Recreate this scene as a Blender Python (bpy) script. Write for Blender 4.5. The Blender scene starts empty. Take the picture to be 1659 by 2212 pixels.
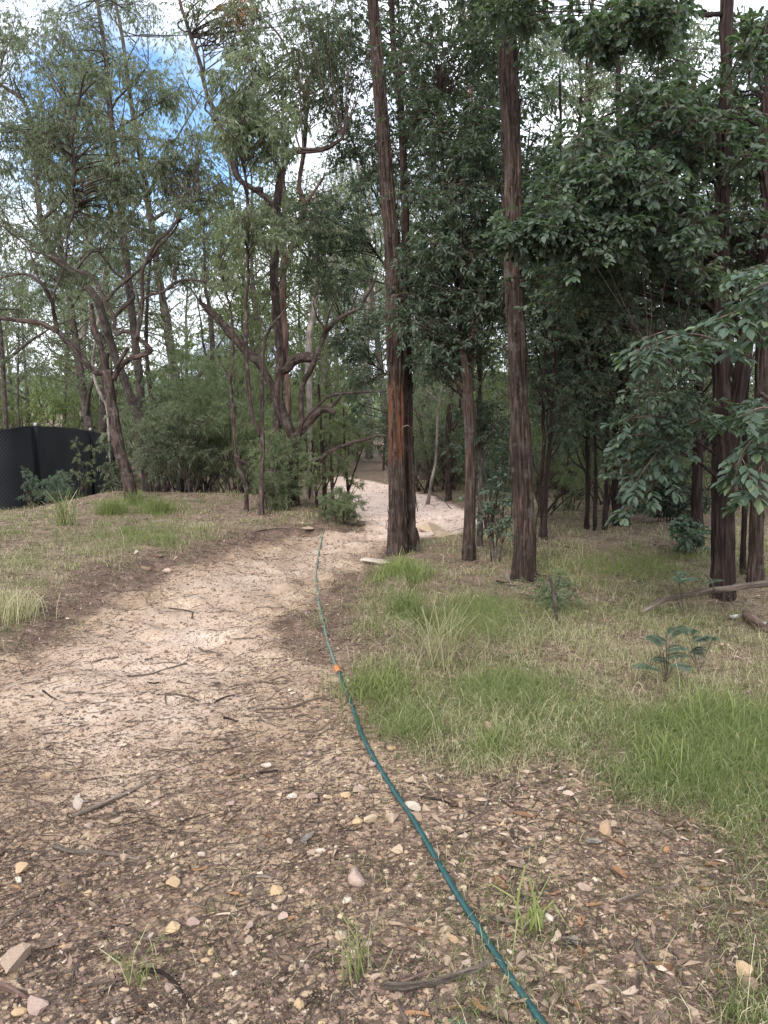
import bpy, math
import numpy as np
from math import radians, sin, cos, pi

# ---------------------------------------------------------------- camera, light, exposure
scene = bpy.context.scene
C = scene.collection
CAM = np.array([0.0, 0.0, 1.5]); PITCH = math.atan(224 / 1659.0)
cd = bpy.data.cameras.new('camera'); cam = bpy.data.objects.new('camera', cd); C.objects.link(cam)
cam.location = CAM; cam.rotation_euler = (pi / 2 - PITCH, 0, 0)
cd.sensor_fit = 'HORIZONTAL'; cd.sensor_width = 36; cd.lens = 36; cd.clip_start = 0.05; cd.clip_end = 3000
scene.camera = cam

SUN_EL, SUN_AZ = radians(38), radians(200)          # azimuth measured clockwise from +Y
SKY_STRENGTH = 0.125
world = bpy.data.worlds.new('World'); scene.world = world; world.use_nodes = True
wn, wl = world.node_tree.nodes, world.node_tree.links
wn.clear()
w_out = wn.new('ShaderNodeOutputWorld'); w_bg = wn.new('ShaderNodeBackground'); w_bg.inputs[1].default_value = SKY_STRENGTH
w_sky = wn.new('ShaderNodeTexSky'); w_sky.sky_type = 'NISHITA'; w_sky.sun_disc = False
w_sky.sun_elevation = SUN_EL; w_sky.sun_rotation = SUN_AZ
w_tc = wn.new('ShaderNodeTexCoord'); w_map = wn.new('ShaderNodeMapping'); w_map.inputs['Scale'].default_value = (1, 1, 1.5)
w_map.inputs['Location'].default_value = (0.35, 0.2, 0.1)
w_n = wn.new('ShaderNodeTexNoise'); w_n.inputs['Scale'].default_value = 2.3; w_n.inputs['Detail'].default_value = 7; w_n.inputs['Roughness'].default_value = 0.58
w_n2 = wn.new('ShaderNodeTexNoise'); w_n2.inputs['Scale'].default_value = 5.5; w_n2.inputs['Detail'].default_value = 5
# a gap of blue sky in the cloud deck, as a direction in the sky
w_dot = wn.new('ShaderNodeVectorMath'); w_dot.operation = 'DISTANCE'
w_dot.inputs[1].default_value = (-0.275, 0.90, 0.325)
w_gap = wn.new('ShaderNodeMapRange'); w_gap.inputs[1].default_value = 0.04; w_gap.inputs[2].default_value = 0.21
w_gap.inputs[3].default_value = -0.24; w_gap.inputs[4].default_value = 0.18
w_add = wn.new('ShaderNodeMath'); w_add.operation = 'ADD'
w_ramp = wn.new('ShaderNodeValToRGB'); w_ramp.color_ramp.elements[0].position = 0.40; w_ramp.color_ramp.elements[1].position = 0.56
w_cc = wn.new('ShaderNodeValToRGB')
w_cc.color_ramp.elements[0].position = 0.36; w_cc.color_ramp.elements[0].color = (3.7, 4.3, 5.6, 1)
w_cc.color_ramp.elements[1].position = 0.62; w_cc.color_ramp.elements[1].color = (11.5, 11.9, 12.5, 1)
w_sc = wn.new('ShaderNodeMixRGB'); w_sc.blend_type = 'MULTIPLY'; w_sc.inputs[0].default_value = 1; w_sc.inputs[2].default_value = (0.95, 1.15, 1.42, 1)
w_mix = wn.new('ShaderNodeMixRGB')
wl.new(w_tc.outputs['Generated'], w_map.inputs[0]); wl.new(w_map.outputs[0], w_n.inputs[0]); wl.new(w_map.outputs[0], w_n2.inputs[0])
w_nrm = wn.new('ShaderNodeVectorMath'); w_nrm.operation = 'NORMALIZE'
wl.new(w_tc.outputs['Generated'], w_nrm.inputs[0]); wl.new(w_nrm.outputs[0], w_dot.inputs[0])
wl.new(w_dot.outputs['Value'], w_gap.inputs[0]); wl.new(w_n.outputs[0], w_add.inputs[0]); wl.new(w_gap.outputs[0], w_add.inputs[1])
wl.new(w_add.outputs[0], w_ramp.inputs[0]); wl.new(w_n2.outputs[0], w_cc.inputs[0])
wl.new(w_sky.outputs[0], w_sc.inputs[1]); wl.new(w_ramp.outputs[0], w_mix.inputs[0])
wl.new(w_sc.outputs[0], w_mix.inputs[1]); wl.new(w_cc.outputs[0], w_mix.inputs[2])
wl.new(w_mix.outputs[0], w_bg.inputs[0]); wl.new(w_bg.outputs[0], w_out.inputs[0])

sd = bpy.data.lights.new('sun', 'SUN'); sd.energy = 2.1; sd.angle = radians(24); sd.color = (1, 0.95, 0.87)
sun = bpy.data.objects.new('sun', sd); C.objects.link(sun)
sun.rotation_euler = (pi / 2 - SUN_EL, 0, pi - SUN_AZ)
scene.view_settings.view_transform = 'Standard'; scene.view_settings.look = 'None'
scene.view_settings.exposure = 0.95; scene.view_settings.gamma = 1; scene.view_settings.use_curve_mapping = False
cy = scene.cycles
cy.max_bounces = 6; cy.diffuse_bounces = 4; cy.glossy_bounces = 2; cy.transmission_bounces = 4; cy.transparent_max_bounces = 6
cy.caustics_reflective = False; cy.caustics_refractive = False

RNG = np.random.default_rng(7)

# ---------------------------------------------------------------- noise
_L = np.random.default_rng(99).random((64, 64, 64)).astype(np.float32)
def vnoise(p):
    p = np.asarray(p, dtype=np.float64)
    i = np.floor(p).astype(np.int64); f = (p - i); f = f * f * (3 - 2 * f)
    a = i & 63; b = (i + 1) & 63
    x0, y0, z0 = a[..., 0], a[..., 1], a[..., 2]; x1, y1, z1 = b[..., 0], b[..., 1], b[..., 2]
    fx, fy, fz = f[..., 0], f[..., 1], f[..., 2]
    c00 = _L[x0, y0, z0] * (1 - fx) + _L[x1, y0, z0] * fx
    c10 = _L[x0, y1, z0] * (1 - fx) + _L[x1, y1, z0] * fx
    c01 = _L[x0, y0, z1] * (1 - fx) + _L[x1, y0, z1] * fx
    c11 = _L[x0, y1, z1] * (1 - fx) + _L[x1, y1, z1] * fx
    return (c00 * (1 - fy) + c10 * fy) * (1 - fz) + (c01 * (1 - fy) + c11 * fy) * fz
def fbm(p, o=4):
    p = np.asarray(p, dtype=np.float64); s = 0; a = 0.5; t = 0
    for k in range(o):
        s = s + a * (vnoise(p * 2 ** k + 17.3 * k) - 0.5); t += a; a *= 0.5
    return s / t * 2        # about -1..1
def n2(x, y, sc, o=3, seed=0.0):
    return fbm(np.stack([x * sc, y * sc, np.full_like(x, seed + 0.37)], -1), o)
def smooth01(x, a, b):
    t = np.clip((x - a) / (b - a), 0, 1); return t * t * (3 - 2 * t)

# ---------------------------------------------------------------- picture point -> world ray
_f = np.array([0, cos(PITCH), -sin(PITCH)]); _u = np.array([0, sin(PITCH), cos(PITCH)])
def ray(u, v):
    u = np.asarray(u, float); v = np.asarray(v, float)
    d = _f + ((u - 829.5) / 1659)[..., None] * np.array([1.0, 0, 0]) + ((1106 - v) / 1659)[..., None] * _u
    return d
def P(u, v, Y):
    d = ray(u, v); Y = np.asarray(Y, float)
    return CAM + d * (Y / d[..., 1])[..., None]
def z_base(x, y):
    t = np.maximum(y - 8.8, 0)
    t = t * t / (t + 0.8)
    side = 1 - 0.25 * smooth01(x, 1.0, 5.0)
    return -1.3 * (1 - np.exp(-t / 12)) * side
def G(u, v, zf=None):
    zf = zf or z_base
    d = ray(u, v); lo = np.full(np.shape(u), 0.8); hi = np.full(np.shape(u), 120.0)
    for _ in range(40):
        m = (lo + hi) / 2; p = CAM + d * (m / d[..., 1])[..., None]
        below = p[..., 2] < zf(p[..., 0], p[..., 1])
        hi = np.where(below, m, hi); lo = np.where(below, lo, m)
    p = CAM + d * (hi / d[..., 1])[..., None]
    return p
def poly_w(pts):
    a = np.array(pts, float); return G(a[:, 0], a[:, 1])[:, :2]
def sdist(px, py, poly):        # signed distance to polygon, positive inside
    n = len(poly); dmin = np.full(px.shape, 1e9); ins = np.zeros(px.shape, bool)
    for i in range(n):
        a = poly[i]; b = poly[(i + 1) % n]
        ex, ey = b - a; wx = px - a[0]; wy = py - a[1]
        t = np.clip((wx * ex + wy * ey) / (ex * ex + ey * ey + 1e-12), 0, 1)
        dmin = np.minimum(dmin, (wx - t * ex) ** 2 + (wy - t * ey) ** 2)
        c = ((a[1] > py) != (b[1] > py))
        with np.errstate(divide='ignore', invalid='ignore'):
            xi = (b[0] - a[0]) * (py - a[1]) / (b[1] - a[1] + 1e-15) + a[0]
        ins ^= c & (px < xi)
    d = np.sqrt(dmin); return np.where(ins, d, -d)

TRACK = poly_w([(-2600, 2600), (-2600, 1560), (-500, 1520), (0, 1415), (100, 1392), (175, 1335), (300, 1270), (400, 1222), (560, 1170), (680, 1152), (782, 1153),
                (762, 1118), (725, 1085), (700, 1040), (730, 1028), (800, 1038), (860, 1050), (930, 1070), (1000, 1098), (1060, 1140), (980, 1160), (885, 1166),
                (840, 1188), (800, 1215), (730, 1262), (690, 1285), (640, 1320), (600, 1350), (625, 1400), (700, 1440), (745, 1500), (820, 1600), (850, 1650),
                (930, 1800), (1020, 1960), (1110, 2100), (1400, 2600)])
BARE = poly_w([(700, 1400), (760, 1500), (850, 1610), (1000, 1680), (1100, 1670), (1250, 1735), (1370, 1790), (1440, 1900), (1480, 2050), (1520, 2250), (1560, 2600), (-500, 2600), (500, 1700)])
PALE = poly_w([(-300, 1560), (0, 1440), (140, 1380), (300, 1290), (420, 1235), (560, 1180), (800, 1150), (690, 1030), (800, 1030), (1060, 1110), (1040, 1160), (860, 1180), (700, 1250), (610, 1340), (640, 1440), (620, 1540), (420, 1600), (150, 1640)])
FAR = poly_w([(790, 1158), (690, 1060), (690, 1015), (860, 1030), (1080, 1095), (1090, 1180), (860, 1160)])
def masks(x, y):
    w = 0.16 * n2(x, y, 1.7, 3, 3.0) + 0.05 * n2(x, y, 9.0, 2, 5.0)
    s = sdist(x, y, TRACK)
    tr = s + w
    br = sdist(x, y, BARE) + w * 2.2
    pl = smooth01(sdist(x, y, PALE) + 3.5 * w, -0.5, 1.6)
    fr = smooth01(sdist(x, y, FAR) + 2.0 * w, -0.5, 0.8)
    return s, tr, br, pl, fr
def z_ground(x, y, fine=True):
    x = np.asarray(x, float); y = np.asarray(y, float)
    z = z_base(x, y)
    s = sdist(x, y, TRACK)
    out = np.maximum(-s, 0)
    left = smooth01(x, -8.0, -5.5) * ((x < 0.2) & (y > 3.5)).astype(float) * smooth01(y, 3.5, 5.0) * (1 - smooth01(y, 12.6, 15.6))
    z = z + left * (0.08 - z * smooth01(x, -6.3 + .0 * y, -4.3)) * smooth01(out, 0.02, 0.9)
    z = z + 0.05 * smooth01(out, 0.0, 0.6) * (x > 0) + 0.10 * n2(x, y, 0.35, 2, 11.0) * smooth01(out, 0.3, 2.0)
    z = z - 0.04 * smooth01(s, 0.0, 0.7) + 0.025 * n2(x, y, 1.1, 2, 8.0)
    far = smooth01(np.hypot(x, y), 60, 260)
    z = z + far * (n2(x, y, 0.01, 3, 2.0)) * 6
    if fine:
        near = 1 - smooth01(y, 10, 20)
        z = z + near * (0.014 * n2(x, y, 6.0, 3, 21.0) + 0.008 * n2(x, y, 24.0, 3, 31.0))
        edge = np.exp(-((out - 0.12) / 0.18) ** 2) * left
        z = z + edge * 0.11 * n2(x, y, 4.5, 4, 44.0)
    return z
_hx = np.arange(-34, 34, .1); _hy = np.arange(0, 64, .1); _HX, _HY = np.meshgrid(_hx, _hy)
_HM = z_ground(_HX.ravel(), _HY.ravel(), False).reshape(_HX.shape)
def z_map(x, y):
    fx = np.clip((x + 34) / .1, 0, len(_hx) - 1.001); fy = np.clip(y / .1, 0, len(_hy) - 1.001); i = fx.astype(int); j = fy.astype(int); fx = fx - i; fy = fy - j
    return (_HM[j, i] * (1 - fx) + _HM[j, i + 1] * fx) * (1 - fy) + (_HM[j + 1, i] * (1 - fx) + _HM[j + 1, i + 1] * fx) * fy
def GG(u, v):
    """first hit of the view ray with the ground"""
    d = ray(u, v); k = d / d[..., 1:2]; sh = np.shape(k[..., 0]); lo = np.full(sh, .7); hi = np.full(sh, 63.0); done = np.zeros(sh, bool)
    for Yc in .75 * (1.035 ** np.arange(129)):
        p = CAM + k * Yc; below = (p[..., 2] < z_map(p[..., 0], p[..., 1])) & ~done
        hi = np.where(below, Yc, hi); done |= below; lo = np.where(done, lo, Yc)
    for _ in range(12):
        m = (lo + hi) / 2; p = CAM + k * m[..., None]; below = p[..., 2] < z_map(p[..., 0], p[..., 1])
        hi = np.where(below, m, hi); lo = np.where(below, lo, m)
    return CAM + k * hi[..., None]
def drop(x, y): return float(z_ground(np.array([x]), np.array([y]))[0])

# ---------------------------------------------------------------- mesh building
def make_mesh(name, V, faces, attrs=None, smooth=False, mats=None, mat_idx=None):
    """faces: list of (n,k) int arrays; attrs: {name: array} on points, (n,) float or (n,3) vector"""
    me = bpy.data.meshes.new(name)
    V = np.ascontiguousarray(V, np.float32)
    me.vertices.add(len(V)); me.vertices.foreach_set('co', V.ravel())
    loops = np.concatenate([f.ravel() for f in faces]).astype(np.int32)
    tot = np.concatenate([np.full(len(f), f.shape[1], np.int32) for f in faces])
    start = np.concatenate([[0], np.cumsum(tot)[:-1]]).astype(np.int32)
    me.loops.add(len(loops)); me.loops.foreach_set('vertex_index', loops)
    me.polygons.add(len(tot)); me.polygons.foreach_set('loop_start', start); me.polygons.foreach_set('loop_total', tot)
    me.polygons.foreach_set('use_smooth', np.full(len(tot), smooth, bool))
    if mat_idx is not None: me.polygons.foreach_set('material_index', np.asarray(mat_idx, np.int32))
    for k, a in (attrs or {}).items():
        a = np.ascontiguousarray(a, np.float32)
        if a.ndim == 1:
            at = me.attributes.new(k, 'FLOAT', 'POINT'); at.data.foreach_set('value', a)
        else:
            at = me.attributes.new(k, 'FLOAT_VECTOR', 'POINT'); at.data.foreach_set('vector', a.ravel())
    for m in (mats or []): me.materials.append(m)
    me.update(calc_edges=True)
    return me
def link(name, me, parent=None, loc=None):
    o = bpy.data.objects.new(name, me); C.objects.link(o)
    if parent is not None: o.parent = parent
    if loc is not None: o.location = loc
    return o
def empty(name, loc, label, cat, group=None):
    o = bpy.data.objects.new(name, None); C.objects.link(o); o.location = loc; o.empty_display_size = 0.1
    return tag(o, label, cat, group)
def tag(o, label=None, cat=None, group=None, kind=None):
    if label: o['label'] = label
    if cat: o['category'] = cat
    if group: o['group'] = group
    if kind: o['kind'] = kind
    return o
class Geo:
    """collects pieces and builds one mesh object"""
    def __init__(s): s.V = []; s.F = {}; s.A = {}; s.n = 0
    def add(s, V, faces, **attrs):
        V = np.asarray(V, float).reshape(-1, 3)
        for f in faces:
            f = np.asarray(f, np.int64)
            if len(f): s.F.setdefault(f.shape[1], []).append(f + s.n)
        s.V.append(V); s.n += len(V)
        for k, a in attrs.items(): s.A.setdefault(k, []).append(np.asarray(a, float))
    def build(s, name, mat, parent=None, smooth=False, origin=None):
        if not s.n: return None
        V = np.concatenate(s.V); F = [np.concatenate(f) for f in s.F.values()]
        A = {k: np.concatenate(a) for k, a in s.A.items()}
        org = np.zeros(3) if origin is None else np.asarray(origin, float)
        me = make_mesh(name, V - org, F, A, smooth, [mat])
        return link(name, me, parent, None if parent is not None else org)

def build_crown(name, gl, gt, leafm, twigm, parent, origin):
    nv = gl.n; V = np.concatenate(gl.V + gt.V) - origin
    F, MI = [], []
    for G_, off, mi in ((gl, 0, 0), (gt, nv, 1)):
        for f in G_.F.values():
            f = np.concatenate(f) + off; F.append(f); MI.append(np.full(len(f), mi))
    A = {'rnd': np.concatenate(gl.A['rnd'] + [np.zeros(gt.n)])}
    if gt.n: A['bc'] = np.concatenate([np.zeros((nv, 3))] + gt.A['bc'])
    return link(name, make_mesh(name, V, F, A, False, [leafm, twigm], np.concatenate(MI)), parent)
def norm(a): return a / (np.linalg.norm(a, axis=-1, keepdims=True) + 1e-12)
def spline(pts, step):
    """Catmull-Rom through pts (n,k); returns dense points about step apart (by first three columns)"""
    p = np.asarray(pts, float)
    if len(p) == 2: p = np.array([p[0], p[0] * .67 + p[1] * .33, p[0] * .33 + p[1] * .67, p[1]])
    q = np.vstack([2 * p[0] - p[1], p, 2 * p[-1] - p[-2]]); out = []
    for i in range(1, len(q) - 2):
        L = np.linalg.norm(q[i + 1, :3] - q[i, :3]); n = max(2, int(L / step))
        t = np.linspace(0, 1, n, endpoint=False)[:, None]
        a, b, c, d = q[i - 1], q[i], q[i + 1], q[i + 2]
        out.append(0.5 * ((2 * b) + (-a + c) * t + (2 * a - 5 * b + 4 * c - d) * t ** 2 + (-a + 3 * b - 3 * c + d) * t ** 3))
    out.append(p[-1:]); return np.vstack(out)
def frames(P3):
    T = norm(np.gradient(P3, axis=0)); n = len(P3)
    ref = np.array([0.0, 1.0, 0.0]) if abs(T[0][1]) < 0.9 else np.array([1.0, 0, 0])
    N = np.zeros_like(P3); N[0] = norm(ref - T[0] * (ref @ T[0]))
    for i in range(1, n):
        v = N[i - 1] - T[i] * (N[i - 1] @ T[i]); N[i] = v / (np.linalg.norm(v) + 1e-9)
    return T, N, np.cross(T, N)
def tube(g, pts, R, seg=8, disp=None, fresh=None, cap=True, seed=0.0, flare=0.0, flat=1.0):
    """pts dense (n,3), R (n,), disp(a, L, R, seed) -> radial offset array"""
    P3 = np.asarray(pts, float); n = len(P3); T, N, B = frames(P3)
    a = np.linspace(0, 2 * pi, seg, endpoint=False)
    L = np.concatenate([[0], np.cumsum(np.linalg.norm(np.diff(P3, axis=0), axis=1))])
    R = np.broadcast_to(np.asarray(R, float), (n,))
    rr = np.repeat(R[:, None], seg, 1)
    if disp is not None: rr = rr + disp(a, L, R, seed)
    V = P3[:, None] + (N[:, None] * np.cos(a)[None, :, None] + B[:, None] * np.sin(a)[None, :, None] * flat) * rr[..., None]
    idx = np.arange(n * seg).reshape(n, seg); nx = np.roll(idx, -1, 1)
    F = np.stack([idx[:-1], nx[:-1], nx[1:], idx[1:]], -1).reshape(-1, 4)
    r0 = max(R.max(), 0.01)
    bc = np.stack([np.cos(a)[None] * R[:, None] + seed * 3.1, np.sin(a)[None] * R[:, None] + 0 * R[:, None], np.repeat((L + seed)[:, None], seg, 1)], -1)
    fs = np.zeros((n, seg)) if fresh is None else fresh(a, L)
    VV = V.reshape(-1, 3); bcv = bc.reshape(-1, 3); fv = fs.ravel(); faces = [F]
    if cap:
        c = len(VV); VV = np.vstack([VV, P3[0], P3[-1]]); bcv = np.vstack([bcv, bcv[0], bcv[-1]]); fv = np.concatenate([fv, [0, 0]])
        faces.append(np.stack([np.full(seg, c), nx[0], idx[0]], -1)); faces.append(np.stack([np.full(seg, c + 1), idx[-1], nx[-1]], -1))
    g.add(VV, faces, bc=bcv, fresh=fv)
    return P3, R
def bark_disp(depth=0.012, fq=26, lf=2.2):
    def f(a, L, R, seed):
        X = np.cos(a)[None] * R[:, None] + 0 * L[:, None]; Y = np.sin(a)[None] * R[:, None]; Z = np.repeat(L[:, None], len(a), 1)
        wv = 0.03 * fbm(np.stack([X * 4, Y * 4, Z * 2 + seed * 7], -1), 2)
        n1 = vnoise(np.stack([(X + wv) * fq * 2 + seed * 5, (Y + wv) * fq * 2, Z * lf], -1))
        n2_ = vnoise(np.stack([(X + wv) * fq * 4.3 + seed * 5, (Y + wv) * fq * 4.3, Z * lf * 2.3 + 9], -1))
        big = fbm(np.stack([X * 5 + seed, Y * 5, Z * 1.1], -1), 2)
        rid = 1 - np.abs(2 * n1 - 1)
        return (rid - 0.68) * depth * 1.9 + (n2_ - 0.55) * depth * 1.1 + big * R[:, None] * 0.10
    return f
def knob_disp(amt=0.12):
    def f(a, L, R, seed):
        X = np.cos(a)[None] * R[:, None] + 0 * L[:, None]; Y = np.sin(a)[None] * R[:, None]; Z = np.repeat(L[:, None], len(a), 1)
        return R[:, None] * (amt * 2 * fbm(np.stack([X * 9 + seed, Y * 9, Z * 5], -1), 2)) + 0.004 * fbm(np.stack([X * 60, Y * 60, Z * 14 + seed], -1), 2)
    return f

# many thin twigs at once: quadratic curves, three-sided
def twigs(g, A, M, E, r0, r1, seg=3, rings=4):
    n = len(A)
    if not n: return
    t = np.linspace(0, 1, rings)[None, :, None]
    p = A[:, None] * (1 - t) ** 2 + M[:, None] * 2 * t * (1 - t) + E[:, None] * t ** 2
    T = norm(E - A); ref = np.where(np.abs(T[:, 2:3]) > 0.9, np.array([[1.0, 0, 0]]), np.array([[0, 0, 1.0]]))
    N = norm(np.cross(T, ref)); B = np.cross(T, N)
    a = np.linspace(0, 2 * pi, seg, endpoint=False)
    rr = (np.broadcast_to(r0, (n,))[:, None] * (1 - t[0, :, 0]) + np.broadcast_to(r1, (n,))[:, None] * t[0, :, 0])
    V = p[:, :, None] + (N[:, None, None] * np.cos(a)[None, None, :, None] + B[:, None, None] * np.sin(a)[None, None, :, None]) * rr[:, :, None, None]
    idx = np.arange(n * rings * seg).reshape(n, rings, seg); nx = np.roll(idx, -1, 2)
    F = np.stack([idx[:, :-1], nx[:, :-1], nx[:, 1:], idx[:, 1:]], -1).reshape(-1, 4)
    VV = V.reshape(-1, 3)
    g.add(VV, [F], bc=VV * 1.0, fresh=np.zeros(len(VV)))

LEAF = {
    'broad': (np.array([(0, 0, 0), (.26, -.40, .07), (.28, 0, 0), (.26, .40, .07), (.70, -.42, .04), (.66, 0, -.05), (.70, .42, .04), (1, 0, -.13)]),
              np.array([(0, 2, 1), (0, 3, 2), (1, 2, 5), (1, 5, 4), (2, 3, 6), (2, 6, 5), (4, 5, 7), (5, 6, 7)])),
    'mid': (np.array([(0, 0, 0), (.5, -.5, .12), (.5, .5, .12), (1, 0, -.12), (.5, 0, -.02)]), np.array([(0, 4, 1), (0, 2, 4), (1, 4, 3), (4, 2, 3)])),
    'gum': (np.array([(0, 0, 0), (.45, -.30, 0), (.45, .62, .1), (1, .9, -.15)]), np.array([(0, 2, 1), (1, 2, 3)])),
    'fine': (np.array([(0, 0, 0), (.5, -.5, .03), (.5, .5, 0), (1, .3, -.1)]), np.array([(0, 2, 1), (1, 2, 3)])),
}
def leaves(g, pos, ax, nrm, L, W, kind, rnd, jit=0.0):
    T, F = LEAF[kind]; n = len(pos); k = len(T)
    ax = norm(ax); sd_ = norm(np.cross(nrm, ax)); up = np.cross(ax, sd_)
    L = np.broadcast_to(L, (n,)); W = np.broadcast_to(W, (n,))
    V = pos[:, None] + ax[:, None] * (T[None, :, 0:1] * L[:, None, None]) + sd_[:, None] * (T[None, :, 1:2] * W[:, None, None]) + up[:, None] * (T[None, :, 2:3] * L[:, None, None])
    if jit: V = V + np.random.default_rng(n).normal(size=V.shape) * (L * jit)[:, None, None] * np.array([1, 1, .25])
    FF = (F[None] + (np.arange(n) * k)[:, None, None]).reshape(-1, 3)
    g.add(V.reshape(-1, 3), [FF], rnd=np.repeat(rnd, k))

KIND = {   # leaf length, width, leaves per twig, twig droop, leaf droop, up-facing
    'broad': dict(L=.080, W=.043, per=9, droop=.12, ld=.25, whorl=.8, tw=.0022),
    'mid':   dict(L=.085, W=.036, per=9, droop=.10, ld=.25, whorl=.7, tw=.003),
    'gum':   dict(L=.088, W=.018, per=13, droop=.25, ld=.9, whorl=.5, tw=.0022),
    'fine':  dict(L=.060, W=.007, per=26, droop=.15, ld=.35, whorl=.0, tw=.0018),
}
def clump_leaves(gl, gt, cen, rad, ntw, kind, rng, scale=1.0, flat=0.7, dens=1.0):
    """cen (m,3), rad (m,), ntw twigs per clump"""
    K = KIND[kind]; m = len(cen); n = m * ntw
    if n == 0: return
    c = np.repeat(cen, ntw, 0); r = np.repeat(rad, ntw)
    d = norm(rng.normal(size=(n, 3))) * np.array([1, 1, flat])
    off = norm(rng.normal(size=(n, 3))) * (rng.random((n, 1)) ** .6) * 0.45 * r[:, None]
    A = c + off * 0.6
    Ln = r * rng.uniform(.45, 1.0, n)
    E = A + d * Ln[:, None] - np.array([0, 0, 1.0]) * (K['droop'] * Ln)[:, None]
    M = A + d * Ln[:, None] * .5 + np.array([0, 0, 1.0]) * (0.12 * Ln)[:, None]
    if gt is not None: twigs(gt, A, M, E, K['tw'] * 1.4 * scale, K['tw'] * .5 * scale, rings=3)
    per = max(2, int(K['per'] * dens))
    t = np.repeat(rng.uniform(.25, 1, (n, 1)), 1, 1)
    t = 1 - (rng.random((n, per)) ** (1.0 + K['whorl'])) * .8
    t_ = t[..., None]
    pos = A[:, None] * (1 - t_) ** 2 + M[:, None] * 2 * t_ * (1 - t_) + E[:, None] * t_ ** 2
    tan = norm(2 * (1 - t_) * (M - A)[:, None] + 2 * t_ * (E - M)[:, None])
    ax = tan * 0.75 + norm(rng.normal(size=(n, per, 3))) * 0.75 - np.array([0, 0, K['ld']])
    if kind in ('broad', 'mid'): ax[..., 2] *= 0.6
    nr = rng.normal(size=(n, per, 3)) * 0.45 + np.array([0, 0, 1.0]) if kind in ('broad', 'mid') else rng.normal(size=(n, per, 3))
    nn = n * per
    # one hue value per clump with a spread per leaf
    cl = np.repeat(rng.random(m), ntw * per) * .45
    rnd = np.clip(cl + rng.random(nn) * .55, 0, 1)
    s = rng.uniform(.65, 1.15, nn) * scale
    leaves(gl, pos.reshape(-1, 3), ax.reshape(-1, 3), nr.reshape(-1, 3), K['L'] * s, K['W'] * s, kind, rnd)

# ---------------------------------------------------------------- materials
def mat(name): 
    m = bpy.data.materials.new(name); m.use_nodes = True; nt = m.node_tree; nt.nodes.clear()
    o = nt.nodes.new('ShaderNodeOutputMaterial'); b = nt.nodes.new('ShaderNodeBsdfPrincipled'); nt.links.new(b.outputs[0], o.inputs[0])
    return m, nt, b, o
def N_(nt, t, **k):
    n = nt.nodes.new(t)
    for a, v in k.items(): setattr(n, a, v)
    return n
def ramp(nt, fac, stops):
    r = nt.nodes.new('ShaderNodeValToRGB'); e = r.color_ramp.elements
    while len(e) < len(stops): e.new(0.5)
    for i, (p, c) in enumerate(stops): e[i].position = p; e[i].color = (*c, 1)
    nt.links.new(fac, r.inputs[0]); return r.outputs[0]
def attr(nt, name, out='Fac'):
    a = nt.nodes.new('ShaderNodeAttribute'); a.attribute_name = name; return a.outputs[out]
def noise(nt, vec, scale, detail=3, rough=.55, out=0):
    n = nt.nodes.new('ShaderNodeTexNoise'); n.inputs['Scale'].default_value = scale; n.inputs['Detail'].default_value = detail; n.inputs['Roughness'].default_value = rough
    if vec is not None: nt.links.new(vec, n.inputs['Vector'])
    return n.outputs[out]
def mapping(nt, vec, sc):
    m = nt.nodes.new('ShaderNodeMapping'); m.inputs['Scale'].default_value = sc; nt.links.new(vec, m.inputs[0]); return m.outputs[0]
def mixc(nt, fac, a, b, mode='MIX'):
    m = nt.nodes.new('ShaderNodeMixRGB'); m.blend_type = mode
    for i, s in ((0, fac), (1, a), (2, b)):
        if hasattr(s, 'links') or hasattr(s, 'is_linked'): nt.links.new(s, m.inputs[i])
        else: m.inputs[i].default_value = s if i == 0 else (*s, 1)
    return m.outputs[0]
def bump(nt, b, h, strength, dist):
    bp = nt.nodes.new('ShaderNodeBump'); bp.inputs['Strength'].default_value = strength; bp.inputs['Distance'].default_value = dist
    nt.links.new(h, bp.inputs['Height']); nt.links.new(bp.outputs[0], b.inputs['Normal'])

def leaf_mat(name, stops, rough=.42, trans=.25, tcol=None, spec=.5):
    m, nt, b, o = mat(name)
    col = ramp(nt, attr(nt, 'rnd'), stops)
    oi = nt.nodes.new('ShaderNodeObjectInfo')
    hs = nt.nodes.new('ShaderNodeHueSaturation'); mr = nt.nodes.new('ShaderNodeMapRange'); mr.inputs[3].default_value = .8; mr.inputs[4].default_value = 1.2
    nt.links.new(oi.outputs['Random'], mr.inputs[0]); nt.links.new(mr.outputs[0], hs.inputs['Value']); nt.links.new(col, hs.inputs['Color'])
    nt.links.new(hs.outputs[0], b.inputs['Base Color']); b.inputs['Roughness'].default_value = rough
    b.inputs['Specular IOR Level'].default_value = spec
    t = nt.nodes.new('ShaderNodeBsdfTranslucent'); mx = nt.nodes.new('ShaderNodeMixShader'); mx.inputs[0].default_value = trans
    tc = mixc(nt, 1.0, hs.outputs[0], tcol or (1.25, 1.5, .7), 'MULTIPLY'); nt.links.new(tc, t.inputs[0])
    nt.links.new(b.outputs[0], mx.inputs[1]); nt.links.new(t.outputs[0], mx.inputs[2]); nt.links.new(mx.outputs[0], o.inputs[0])
    return m
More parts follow.
